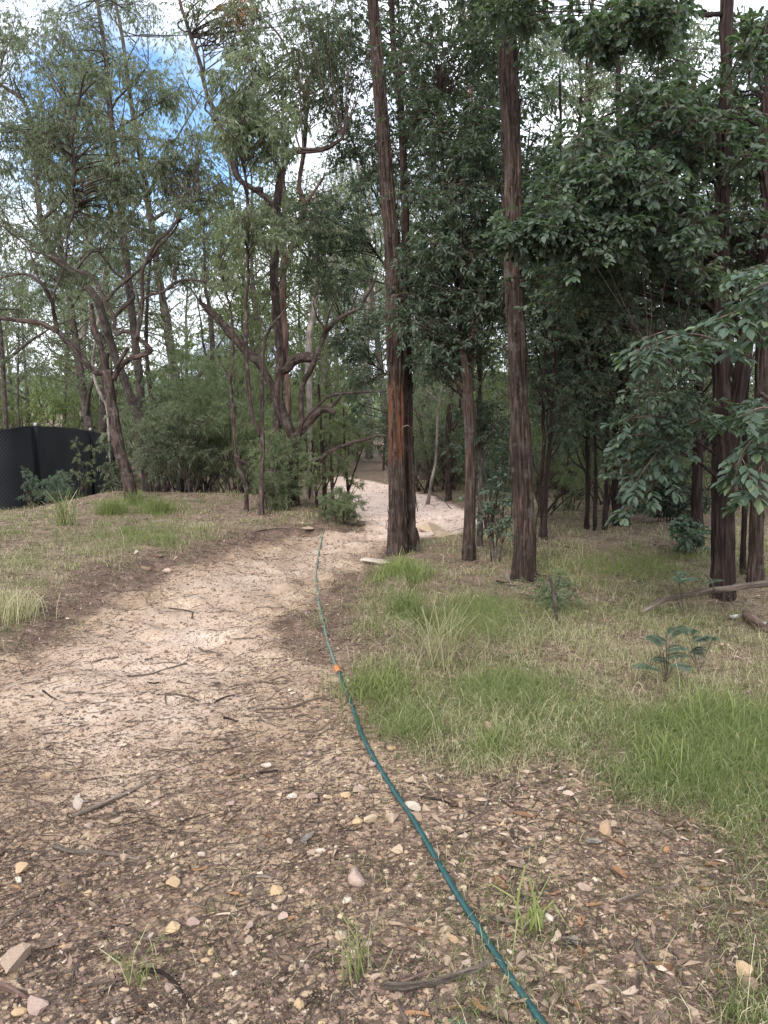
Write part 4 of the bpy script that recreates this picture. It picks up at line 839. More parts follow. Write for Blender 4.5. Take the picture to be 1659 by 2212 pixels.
T22 = pole_tree('crooked thin sapling with a low elbow and knotty foot', (531, 1104),
    [(531, 1104, 11), (532, 1070, 10), (531, 1045, 11), (522, 1025, 9), (514, 1005, 9), (509, 980, 8), (506, 955, 7), (504, 915, 7), (502, 877, 7), (500, 845, 7), (497, 825, 7), (500, 800, 6), (503, 765, 6), (503, 720, 5), (499, 681, 5), (492, 645, 5), (482, 611, 4), (474, 560, 3)], 'bark_rough', 56, seg=18, name='sapling_tree',
    extra=[[(532, 1040, 7), (536, 1020, 6), (535, 1003, 6), (525, 998, 4), (518, 985, 4), (520, 965, 3)], [(497, 827, 4), (486, 800, 4), (476, 785, 3), (470, 765, 2)]],
    regions=[(480, 580, 50, 50, 10, -.5, .5, .30, 13), (500, 480, 60, 40, 9, -.5, .6, .32, 13)], kind='fine', lm='leaf_fine')
for k, (pts, lb, sd_) in enumerate([
    ([(702, 1104, 11), (701, 1060, 10), (700, 1020, 9), (697, 985, 8), (692, 900, 6), (688, 830, 4)], 'thickest of the dark saplings on the bank by the track bend', 61),
    ([(721, 1102, 9), (718, 1060, 8), (716, 1000, 8), (712, 940, 6), (716, 860, 4)], 'dark sapling crossing its neighbour on the bank by the track bend', 62),
    ([(754, 1101, 8), (752, 1060, 7), (746, 1000, 6), (744, 950, 5), (742, 880, 3)], 'outermost sapling on the bank, forked with wispy green foliage, against the sandy track', 63),
    ([(684, 1092, 6), (682, 1050, 6), (679, 1010, 5), (674, 950, 4)], 'thin straight sapling close to the foot of the contorted gum', 64),
    ([(668, 1080, 5), (669, 1030, 4), (664, 980, 4), (660, 930, 3)], 'thinnest whip-like sapling behind the foot of the contorted gum', 65)]):
    ex = [[(753, 1060, 4), (762, 1020, 4), (775, 985, 3), (788, 960, 2)], [(750, 1040, 3), (738, 1010, 3), (728, 980, 2)]] if k == 2 else [[(pts[1][0], pts[1][1], 4), (pts[1][0] + 10, pts[1][1] - 40, 3), (pts[1][0] + 16, pts[1][1] - 80, 2)]]
    u = pts[0][0]
    pole_tree(lb, pts[0][:2], pts, 'bark_dark', sd_, seg=12, name='sapling_tree', extra=ex, kind='fine', lm='leaf_fine',
              regions=[(u + 10, 1010, 26, 45, 4, -.4, .4, .24, 9), (u + 5, 930, 24, 30, 4, -.4, .4, .22, 9)])


# ---------------------------------------------------------------- shrubs and undergrowth
def shrub(name, label, u, Yd, h, r, kind, lm, seed, n=26, tw=12, rad=.3, group=None, ls=1.0, dens=1.0, v=None, flat=.8, low=.12, cat='shrub'):
    rng = np.random.default_rng(seed)
    if v is not None: b = GG(u, v); x, y = b[0], b[1]
    else:
        y = Yd; x = float(P(float(u), 900., y)[0])
    z = drop(x, y); base = np.array([x, y, z])
    root = empty(name, base, label, cat, group); gl = Geo(); gt = Geo(); gs = Geo()
    d = norm(rng.normal(size=(n, 3))); rr = rng.random((n, 1)) ** .45
    c = base + d * rr * np.array([r, r, h * (1 - low) / 2]) + np.array([0, 0, h * (1 + low) / 2])
    c[:, 0:2] += rng.normal(size=(n, 2)) * .1 * r
    clump_leaves(gl, gt, c, rad * rng.uniform(.6, 1.3, n), tw, kind, rng, scale=ls, dens=dens, flat=flat)
    m = max(5, n // 3); k = rng.choice(n, m, replace=False); A = base + rng.normal(size=(m, 3)) * np.array([.12, .12, 0]) * min(r, 1) - np.array([0, 0, .05])
    E = c[k]; Mi = A * .6 + E * .4 + np.array([0, 0, .25 * h]) * rng.random((m, 1))
    twigs(gs, A, Mi, E, .004 + .006 * h, .002, seg=5, rings=8)
    A2 = (A * .25 + Mi * .5 + E * .25)[rng.integers(0, m, n)]
    twigs(gs, A2, (A2 + c) / 2 + rng.normal(size=c.shape) * .06, c, .0045, .0015, seg=4, rings=5)
    gs.build('stem', M['bark_rough'], root, True, base); build_crown('foliage', gl, gt, M[lm], M['twig'], root, base)
    return root
SG = 'wispy bushes filling the gap between fence and track'
TB_L = ['low greyish bush just right of the forked dark gum foot', 'low greyish bush between the forked gum and the strip of open ground', 'low greyish bush in front of the far fence piece', 'low feathery green bush left of the crooked thin sapling',
        'low feathery bush right behind the crooked thin sapling', 'shoulder-high greyish bush behind the forked dark gum', 'feathery green bush rising over the low greyish bushes', 'tall feathery bush at the centre of the tangle', 'tall feathery bush behind the two thin saplings',
        'feathery bush showing between the slender forked sapling and the contorted gum', 'small feathery bush nestled against the contorted gum trunk', 'tall pale feathery bush at the back of the tangle near the straight gum', 'tall greyish bush at the back between the forked gum and straight gum',
        'tall feathery bush at the back beneath the snapped leaning gum', 'feathery bush at the back directly behind the contorted gum']
for i, (u, Yd, h, r, lm) in enumerate([(322, 14.4, 2.1, .7, 'leaf_gum'), (362, 13.4, 1.7, .6, 'leaf_gum'), (405, 13.4, 1.8, .65, 'leaf_gum'), (455, 13.8, 2.0, .7, 'leaf_fine'), (500, 13.6, 1.7, .6, 'leaf_fine'),
        (330, 16.0, 3.0, 1.0, 'leaf_gum'), (390, 16.5, 3.4, 1.2, 'leaf_fine'), (440, 17.0, 3.9, 1.2, 'leaf_fine'), (500, 16.0, 3.6, 1.2, 'leaf_fine'), (550, 15.0, 2.6, 1.0, 'leaf_fine'), (592, 13.6, 1.6, .5, 'leaf_fine'),
        (400, 20.0, 4.6, 1.5, 'leaf_fine'), (350, 21.0, 4.2, 1.4, 'leaf_gum'), (530, 19.0, 4.4, 1.5, 'leaf_fine'), (600, 17.5, 3.5, 1.3, 'leaf_fine')]):
    hue = {'leaf_gum': 'greyish', 'leaf_fine': 'feathery green'}[lm]
    size = 'low' if h < 2.2 else ('tall' if h > 3.5 else 'shoulder-high')
    shrub('bush', TB_L[i], u, Yd, h, r, 'fine' if lm == 'leaf_fine' or h < 2.2 else 'gum', lm, 100 + i, n=int(13 + 4 * h), tw=13, rad=.30, group=SG, ls=1.1 + .02 * Yd, dens=1.0)
shrub('bush', 'bright green feathery bush at the foot of the contorted gum', 612, 11.2, 1.1, .42, 'fine', 'leaf_fine', 131, n=34, tw=14, rad=.2)
shrub('bush', 'low feathery bush between the two slim saplings and the contorted gum', 585, 10.8, .55, .34, 'fine', 'leaf_fine', 132, n=18, tw=13, rad=.17)
shrub('bush', 'bright green fluffy bush in the middle of the tangle, taller than its neighbours', 425, 14.5, 2.7, .7, 'fine', 'leaf_fine', 133, n=46, tw=16, rad=.3)
shrub('shrub', 'small blue-green shrub growing against the black fence', 112, 13.4, .6, .24, 'fine', 'leaf_blue', 134, n=26, tw=12, rad=.16, ls=.8)
shrub('shrub', 'thin spindly weed with whitish tips against the fence near the picture edge', 55, 13.6, .75, .18, 'fine', 'leaf_blue', 135, n=10, tw=8, rad=.14)
shrub('shrub', 'tall loose weed in front of the far fence panel', 172, 14.6, 1.5, .3, 'fine', 'leaf_fine', 136, n=7, tw=8, rad=.2)
shrub('shrub', 'straggly bush leaning on the forked dark gum in front of the fence end', 238, 14.2, 1.2, .32, 'gum', 'leaf_gum', 137, n=10, tw=8, rad=.24)
shrub('shrub', 'low wispy bush on the point of the bank at the track bend', 738, 10.4, .55, .33, 'fine', 'leaf_fine', 138, n=22, tw=12, rad=.18)
shrub('shrub', 'leafy grey-green sapling bush at the left foot of the tall reddish trunk', 1075, 7.3, .95, .22, 'broad', 'leaf_blue', 139, n=17, tw=6, rad=.15, ls=.55, dens=.8)
shrub('shrub', 'blue-green fine-leaved bush sprouting beside a mossy stump on the grass', 1222, 5.5, .26, .17, 'fine', 'leaf_fine', 140, n=9, tw=9, rad=.14, ls=.8)
shrub('shrub', 'dark broad-leaved bush on the mound near the dark mossy trunk', 1452, 10.6, .75, .55, 'broad', 'leaf_broad', 141, n=38, tw=9, rad=.2, ls=.9)
shrub('shrub', 'pale grey-green broad-leaved seedling clump in the long grass', 1500, 7.6, .35, .22, 'broad', 'leaf_blue', 142, n=12, tw=8, rad=.13, ls=.8)
shrub('shrub', 'small green shrub with open stems beside the slim grey trunk', 1060, 9.4, 1.5, .5, 'mid', 'leaf_blue', 143, n=26, tw=9, rad=.22, ls=.6)
UG = 'understorey bushes in the shaded wood on the right'
rngU = np.random.default_rng(77)
for i in range(46):
    u = rngU.uniform(1120, 1800) if i > 10 else rngU.uniform(900, 1120); Yd = rngU.uniform(11.5, 22) if i > 10 else rngU.uniform(18, 26); h = rngU.uniform(1.3, 2.8) * (.6 + Yd / 30)
    shade = i % 3
    shrub('understorey_bush', ['dim olive bush', 'small-leaved grey-green bush', 'feathery bush'][shade] + (' in the shade behind the slim dark stringybark' if u < 1120 else ' in the shade behind the three slender stems' if u < 1320 else ' in the shade behind the dark blackened trunk' if u < 1500 else ' in the shade behind the trunks at the picture edge'), u, Yd, h, rngU.uniform(.9, 1.6), ['mid', 'mid', 'fine'][shade],
          ['leaf_gum', 'leaf_blue', 'leaf_fine'][shade], 150 + i, n=30, tw=11, rad=.38, group=UG, ls=[.8, .6, 1.4][shade], dens=1.0)
# bracken-like wattle seedlings (pinnate leaves)
def fern(label, u, v, seed, n=9, L=.26, mat_='leaf_blue', name='wattle_seedling', cat='plant'):
    rng = np.random.default_rng(seed); b = GG(u, v); b = np.array([b[0], b[1], drop(b[0], b[1])]); root = empty(name, b, label, cat); gl = Geo(); gt = Geo()
    for k in range(n):
        a = rng.uniform(0, 2 * pi); h = rng.uniform(.08, .30); d = np.array([cos(a), sin(a), rng.uniform(0, .5)]); A = b + [0, 0, h * .9]; A[:2] += rng.normal(size=2) * .04
        E = A + norm(d) * L * rng.uniform(.6, 1); Mi = (A + E) / 2 + [0, 0, .04]
        twigs(gt, b[None], ((b + A) / 2)[None], A[None], .0025, .0018, seg=4); twigs(gt, A[None], Mi[None], E[None], .0015, .0006, seg=3, rings=5)
        t = np.linspace(.1, 1, 18); pos = A * (1 - t[:, None]) ** 2 + Mi * 2 * (t * (1 - t))[:, None] + E * t[:, None] ** 2; sd_ = norm(np.cross(norm(d), [0, 0, 1]))
        for s in (1, -1):
            leaves(gl, pos, sd_ * s + norm(d) * .35 + np.zeros((18, 3)), np.array([0, 0, 1.0]) + rng.normal(size=(18, 3)) * .1, .052 * np.sin(t * 2.6 + .3), .011, 'mid', rng.random(18))
    gt.build('stem', M['twig'], root, origin=b); gl.build('fronds', M[mat_], root, origin=b)
fern('blue-green ferny wattle seedling in the grass below the fallen branch', 1440, 1480, 171, n=9, L=.17)
fern('ferny wattle seedling tip standing next to the fallen branch end', 1478, 1335, 172, n=6, L=.2)
fern('dark ferny seedling low in the grass near the wattle seedling', 1510, 1450, 173, n=5, L=.12)

# ---------------------------------------------------------------- forest behind: a few trees built once, then copied
def proto_tree(seed, H, spread, kind, lm, bark, nclump, crown_lo=.35, rad=.7, tw=14, ls=1.4, dens=.8):
    rng = np.random.default_rng(seed); gs = Geo(); gl = Geo(); sk = []
    n = 12; t = np.linspace(0, 1, n); lean = rng.normal(size=2) * .06 * H
    p = np.stack([lean[0] * t ** 1.5 + .02 * H * fbm(np.stack([t * 3 + seed, t * 0, t * 0], -1)), lean[1] * t ** 1.5 + .02 * H * fbm(np.stack([t * 3 + seed, t * 0 + 9, t * 0], -1)), t * H - .2], -1)
    R = (.011 * H + .02) * (1 - t * .85); d = spline(np.hstack([p, R[:, None]]), .25); tube(gs, d[:, :3], d[:, 3], 12, knob_disp(), seed=seed % 13)
    sk.append(d)
    for k in range(9):
        f = rng.uniform(crown_lo * .8, .95); i = int(f * (len(d) - 1)); A = d[i, :3]; a = rng.uniform(0, 2 * pi); L = H * rng.uniform(.14, .30) * (1.15 - f * .5)
        q = np.array([A, A + [cos(a) * L * .45, sin(a) * L * .45, L * .35], A + [cos(a + .3) * L * .75, sin(a + .3) * L * .75, L * .8]]); q += rng.normal(size=q.shape) * .03 * L; q[0] = A
        r0 = d[i, 3] * .6; dd = spline(np.hstack([q, np.array([[r0], [r0 * .6], [.01]])]), .2); tube(gs, dd[:, :3], dd[:, 3], 7, seed=k); sk.append(dd)
    sk = np.vstack(sk)
    c = norm(rng.normal(size=(nclump, 3))) * rng.random((nclump, 1)) ** .4 * np.array([spread, spread, H * (1 - crown_lo) / 2]) + np.array([lean[0] * .6, lean[1] * .6, H * (1 + crown_lo) / 2])
    j = np.linalg.norm(sk[None, :, :3] - c[:, None] + np.array([0, 0, .6]), axis=2).argmin(1); A = sk[j, :3]; ln = np.linalg.norm(c - A, axis=1)[:, None]
    twigs(gs, A, (A + c) / 2 + rng.normal(size=c.shape) * ln * .12, c, .02, .006, seg=4, rings=5)
    clump_leaves(gl, None, c, rad * rng.uniform(.6, 1.3, nclump), tw, kind, rng, scale=ls, dens=dens)
    V = lambda g, m, sm: make_mesh('x', np.concatenate(g.V), [np.concatenate(f) for f in g.F.values()], {k: np.concatenate(a) for k, a in g.A.items()}, sm, [M[m]])
    return V(gs, bark, True), V(gl, lm, False)
PRO = {'gum': [proto_tree(201, 13, 2.6, 'gum', 'leaf_gum', 'bark_grey', 80, .20, .85, 20, 1.3, 1.0), proto_tree(202, 16, 3.0, 'gum', 'leaf_gum', 'bark_pale', 76, .28, .95, 20, 1.4, 1.0), proto_tree(203, 11, 2.4, 'gum', 'leaf_bright', 'bark_grey', 70, .16, .8, 20, 1.3, 1.0)],
       'low': [proto_tree(211, 4.5, 1.7, 'gum', 'leaf_bright', 'bark_grey', 60, .08, .55, 16, 1.2, 1.0), proto_tree(212, 5.5, 2.0, 'gum', 'leaf_gum', 'bark_rough', 70, .08, .6, 16, 1.2, 1.0), proto_tree(213, 3.6, 1.8, 'fine', 'leaf_fine', 'bark_rough', 60, .05, .5, 15, 2.6, .8)],
       'dark': [proto_tree(221, 9.5, 1.9, 'mid', 'leaf_broad', 'bark_dark', 100, .14, .65, 16, 1.0, 1.0), proto_tree(222, 11, 2.2, 'mid', 'leaf_broad', 'bark_dark', 105, .18, .7, 16, 1.0, 1.0)]}
LAB = {'gum': ['thin grey-stemmed gum tree standing in the distant woodland', 'pale-stemmed gum tree standing in the distant woodland', 'light green young gum tree in the distant woodland'],
       'low': ['light green bushy tree in the distant scrub', 'olive bushy tree in the distant scrub', 'feathery low tree in the distant scrub'],
       'dark': ['dark leafy forest tree in the shaded wood beyond the trunks', 'taller dark leafy forest tree in the shaded wood beyond the trunks']}
NM = {'gum': 'gum_tree', 'low': 'bushy_tree', 'dark': 'forest_tree'}
GR = {'gum': 'gum trees of the distant woodland', 'low': 'bushy trees of the distant scrub', 'dark': 'dark forest trees of the shaded wood'}
rngF = np.random.default_rng(314)
def place(kind, k, x, y, s, rz):
    st, cr = PRO[kind][k]; ub = 829.5 + x / y * 1659
    wh = 'beyond the black fence' if ub < 260 else 'behind the tangle of bushes' if ub < 640 else 'past the far bend of the sandy track' if ub < 1000 else 'in the shaded wood behind the big trunks'
    lab = {'gum': ['thin grey-stemmed gum tree', 'pale-stemmed gum tree', 'light green young gum tree'], 'low': ['light green bushy tree', 'olive bushy tree', 'feathery low tree'], 'dark': ['dark leafy forest tree', 'taller dark leafy forest tree']}[kind][k] + ' ' + wh
    r = empty(NM[kind], (x, y, drop(x, y)), lab, 'tree', GR[kind]); r.rotation_euler = (0, 0, rz); r.scale = (s, s, s)
    for nm, me in (('trunk', st), ('crown', cr)): link(nm, me, r)
spots = []
def try_place(kind, u0, u1, y0, y1, n, mind, s0=.8, s1=1.2):
    c = 0
    for _ in range(n * 12):
        if c >= n: break
        y = rngF.uniform(y0, y1); u = rngF.uniform(u0, u1); x = (u - 829.5) / 1659 * y
        if any((x - a) ** 2 + (y - b) ** 2 < mind ** 2 for a, b in spots): continue
        if sdist(np.array([x]), np.array([y]), TRACK)[0] > -1.2: continue
        spots.append((x, y)); place(kind, rngF.integers(len(PRO[kind])), x, y, rngF.uniform(s0, s1), rngF.uniform(0, 6.28)); c += 1
try_place('low', -500, 700, 24, 50, 40, 1.9)
try_place('low', 650, 1100, 21, 42, 18, 1.8, .6, 1.0)
try_place('low', 1050, 2100, 19, 42, 30, 1.7)
try_place('gum', -700, 700, 24, 55, 34, 2.4)
try_place('gum', 600, 1100, 24, 50, 22, 2.0)
try_place('dark', 880, 1250, 15, 30, 9, 1.8, .8, 1.1)
try_place('dark', 1150, 2300, 14, 34, 13, 1.9, .7, 1.05)
try_place('gum', 1100, 2400, 30, 60, 16, 3)
# far woodland, one uncountable mass of crowns and stems
g = Geo(); gs = Geo(); n = 1500
y = rngF.uniform(62, 230, n); x = rngF.uniform(-.75, .85, n) * y; z = z_ground(x, y, False); h = rngF.uniform(5, 12, n)
c = np.stack([x, y, z + h * rngF.uniform(.1, .95, n)], -1)
clump_leaves(g, None, c, rngF.uniform(1.2, 2.6, n), 14, 'mid', rngF, scale=5.0, dens=.9)
g.build('woodland', M['leaf_bright'])
bpy.data.objects['woodland']['kind'] = 'stuff'

# ---------------------------------------------------------------- fence
def fence(label, tops, Ys, seed, hgt, posts, sag=.02):
    rng = np.random.default_rng(seed); n = 120
    tp = P(np.array([t[0] for t in tops], float), np.array([t[1] for t in tops], float), np.array(Ys, float))
    d = spline(tp, .12); base = d[0].copy(); base[2] = drop(base[0], base[1])
    root = empty('shade_cloth_fence', base, label, 'fence'); L = np.concatenate([[0], np.cumsum(np.linalg.norm(np.diff(d, axis=0), axis=1))])
    gz = z_ground(d[:, 0], d[:, 1]); m = 14; t = np.linspace(0, 1, m)
    zz = d[:, 2][:, None] * (1 - t) + (gz - .04)[:, None] * t
    T = norm(np.gradient(d, axis=0)); Nn = np.cross(T, [0, 0, 1.0])
    bul = .035 * fbm(np.stack([np.repeat(L[:, None], m, 1) * 1.1, np.repeat(t[None] * 2, len(L), 0), np.full((len(L), m), seed * 1.0)], -1), 3)
    V = d[:, None, :] * np.array([1, 1, 0]) + Nn[:, None] * (bul * 1.1 - .02)[..., None]; V[..., 2] = zz
    idx = np.arange(len(L) * m).reshape(len(L), m)
    V2 = V + Nn[:, None] * .006
    q = np.stack([idx[:-1, :-1], idx[1:, :-1], idx[1:, 1:], idx[:-1, 1:]], -1).reshape(-1, 4)
    bc = np.stack([np.repeat(L[:, None], m, 1), zz, 0 * zz], -1).reshape(-1, 3)
    g = Geo(); g.add(V.reshape(-1, 3), [q], bc=bc); g.add(V2.reshape(-1, 3), [q[:, ::-1]], bc=bc); g.build('shade_cloth', M['cloth'], root, True, base)
    g = Geo(); top = d + [0, 0, .012]; tube(g, top, .006, 6); g.build('top_wire', M['black'], root, True, base)
    mid = V[:, 7] - Nn * .012; g = Geo(); tube(g, mid, .003, 5); g.build('middle_wire', M['dark_post'], root, True, base)
    # twisted wire ends of the chain link standing above the cloth
    g = Geo(); k = np.arange(0, L[-1], .05); px = np.stack([np.interp(k, L, d[:, i]) for i in range(3)], -1)
    sg = np.where(np.arange(len(k)) % 2, 1, -1)[:, None]; Tk = np.stack([np.interp(k, L, T[:, i]) for i in range(3)], -1)
    A = px - [0, 0, .01]; twigs(g, A, A + Tk * .015 * sg + [0, 0, .03], A + [0, 0, .06] - Tk * .008 * sg, .0016, .0012, seg=3, rings=3); g.build('wire_ends', M['dark_post'], root, False, base)
    for s in posts:
        p = np.array([np.interp(s, L, d[:, i]) for i in range(3)]); T_ = np.array([np.interp(s, L, T[:, i]) for i in range(3)]); Np = norm(np.cross(T_, [0, 0, 1.0]))
        q_ = p + Np * .05; zb = drop(q_[0], q_[1]); g = Geo(); tube(g, np.array([[q_[0], q_[1], zb - .1], [q_[0], q_[1], (zb + p[2]) / 2], [q_[0], q_[1], p[2] + .02]]), .035, 16); po = g.build('post', M['dark_post'], root, True, base)
        g = Geo(); tube(g, np.array([[q_[0], q_[1], p[2] + .02], [q_[0], q_[1], p[2] + .06], [q_[0], q_[1], p[2] + .075]]), np.array([.038, .038, .025]), 16)
        me = make_mesh('cap', np.concatenate(g.V) - base, [np.concatenate(f) for f in g.F.values()], {k: np.concatenate(a) for k, a in g.A.items()}, False, [M['steel']]); link('post_cap', me, po)
    return L[-1]
Lf = fence('long curved black shade-cloth fence with steel posts at the edge of the bank', [(-420, 925), (-200, 926), (0, 928), (75, 921), (180, 929), (238, 944), (262, 955)], [13.2, 14.0, 15.0, 16.2, 19.5, 23.5, 27.0], 3, 1.7, [1.6, 4.2, 8.15, 12.0, 16.2])
fence('small far piece of black shade-cloth fence showing through the bushes', [(352, 950), (375, 946), (398, 953)], [22.0, 22.2, 22.0], 5, 1.6, [.3])

# ---------------------------------------------------------------- hose
hp = [(700, 1150), (693, 1172), (688, 1200), (683, 1240), (684, 1270), (690, 1305), (697, 1340), (705, 1375), (716, 1412), (726, 1440)]
h2 = [(732, 1456), (742, 1482), (760, 1528), (780, 1588), (812, 1650), (850, 1712), (890, 1772), (935, 1850), (985, 1935), (1040, 2022), (1100, 2115), (1170, 2215), (1250, 2330), (1330, 2460)]
def lay(pts, r, step=.03):
    a = np.array(pts, float); p = GG(a[:, 0], a[:, 1]); p = spline(p, step); p[:, 2] = z_ground(p[:, 0], p[:, 1])
    k = 23; ker = np.ones(k) / k; pz = np.convolve(np.pad(p[:, 2], k // 2, mode='edge'), ker, 'valid'); p[:, 2] = np.maximum(pz, p[:, 2] - .012) + r * .95
    return p
a_ = lay(h2, .010); b_ = lay(hp, .0065)
HO = empty('garden_hose', a_[0], 'teal garden hose lying along the dirt track, joined by an orange connector', 'hose')
g = Geo(); tube(g, a_, .0105, 14, flat=.9); g.build('thick_hose', M['hose'], HO, True, a_[0])
g = Geo(); tube(g, b_, .0075, 10); g.build('thin_hose', M['hose_old'], HO, True, a_[0])
cp = np.linspace(a_[0], b_[-1], 12); g = Geo(); tube(g, cp, .0105 + .006 * np.sin(np.linspace(0, pi, 12)) ** .5 + .0015 * (np.arange(12) % 2), 18); cn = g.build('connector', M['orange'], HO, False, a_[0])
g = Geo(); tube(g, np.linspace(a_[0], a_[0] * .6 + a_[2] * .4, 5) , .0145, 12); me_ = g.build('collar', M['black'], None, True, a_[0]); me_.location = (0, 0, 0); me_.parent = cn
g = Geo(); dd = norm(a_[20] - a_[18]); 
i_s = np.abs(a_[:, 1] - GG(np.array([762.]), np.array([1532.]))[0][1]).argmin(); q0 = a_[i_s]
twigs(g, np.array([q0 + [-.03, 0, .012], q0 + [.0, 0, .012]]), np.array([q0 + [0, 0, .02], q0 + [.06, .01, .015]]), np.array([q0 + [.03, -.01, .01], q0 + [.14, -.02, -.004]]), .0022, .0016, seg=5)
tag(g.build('tie_wire', M['dead'], None), 'short dry twig caught on the hose below the orange connector', 'twig')

# ---------------------------------------------------------------- fallen branch, stump
T = Tree('fallen_branch', 'long grey fallen branch sloping down onto the grass in front of the thick dark stringybark', 'log', (1500, 1300, 5.55), 'dead', 71); b0 = T.base.copy()
T.limb([(1800, 1225, 18, -.2), (1700, 1248, 17, -.1), (1640, 1262, 17), (1579, 1276, 16), (1530, 1285, 14), (1480, 1290, 13), (1440, 1298, 11), (1405, 1312, 9, -.1), (1385, 1322, 6, -.15)], step=.02, seg=24, disp=knob_disp(.14), attach=False)
T.limb([(1544, 1277, 4), (1536, 1256, 4), (1516, 1236, 3), (1505, 1233, 2)], seg=8, attach=False); T.limb([(1544, 1278, 3), (1570, 1270, 3), (1600, 1255, 2)], seg=6, attach=False)
T.done('branch')
T = Tree('mossy_stump', 'thin leaning mossy stump in the grass below the tall reddish trunk', 'stump', (1205, 1345, None), 'bark_grey', 72)
T.limb([(1206, 1345, 9), (1198, 1290, 8), (1192, 1262, 7), (1186, 1240, 4)], seg=18, ground=True, disp=knob_disp(.2)); T.done('stem')

# ---------------------------------------------------------------- rocks
def rock_mesh(seed, mat_, sub=2, flat=.62):
    import bmesh
    rng = np.random.default_rng(seed); bm = bmesh.new(); bmesh.ops.create_icosphere(bm, subdivisions=sub, radius=1); bm.verts.ensure_lookup_table()
    V = np.array([v.co[:] for v in bm.verts]); F = np.array([[v.index for v in f.verts] for f in bm.faces]); bm.free()
    for _ in range(9):                     # cut facets
        d = norm(rng.normal(size=3)); k = rng.uniform(.34, .68); s = V @ d; V = V - np.maximum(s - k, 0)[:, None] * d
    V = V * (1 + .22 * fbm(V * 1.6 + seed, 2) + .05 * fbm(V * 6 + seed, 2))[:, None] * np.array([1.15, .85, flat])
    return make_mesh('rock', V, [F], None, False, [M[mat_]])
RM = {}
for i, k in enumerate(['stone_tan', 'stone_ochre', 'stone_pale', 'stone_brown', 'stone_pink']): RM[k] = [rock_mesh(300 + 7 * i + j, k) for j in range(3)]
rngR = np.random.default_rng(55)
def rock(u, v, w, mt, label=None, group=None, hf=.8, name='stone', cat='stone', k=None, rz=None, sink=.25):
    p = GG(float(u), float(v)); s = w * ((p - CAM) @ _f) / 1659 * 1.32
    o = link(name, RM[mt][rngR.integers(3) if k is None else k]); o.location = (p[0], p[1], drop(p[0], p[1]) + s * .62 * hf * (1 - 2 * sink) * .9)
    o.scale = (s, s, s * hf); o.rotation_euler = (rngR.uniform(-.2, .2), rngR.uniform(-.2, .2), rngR.uniform(0, 6.28) if rz is None else rz)
    return tag(o, label, cat, group)
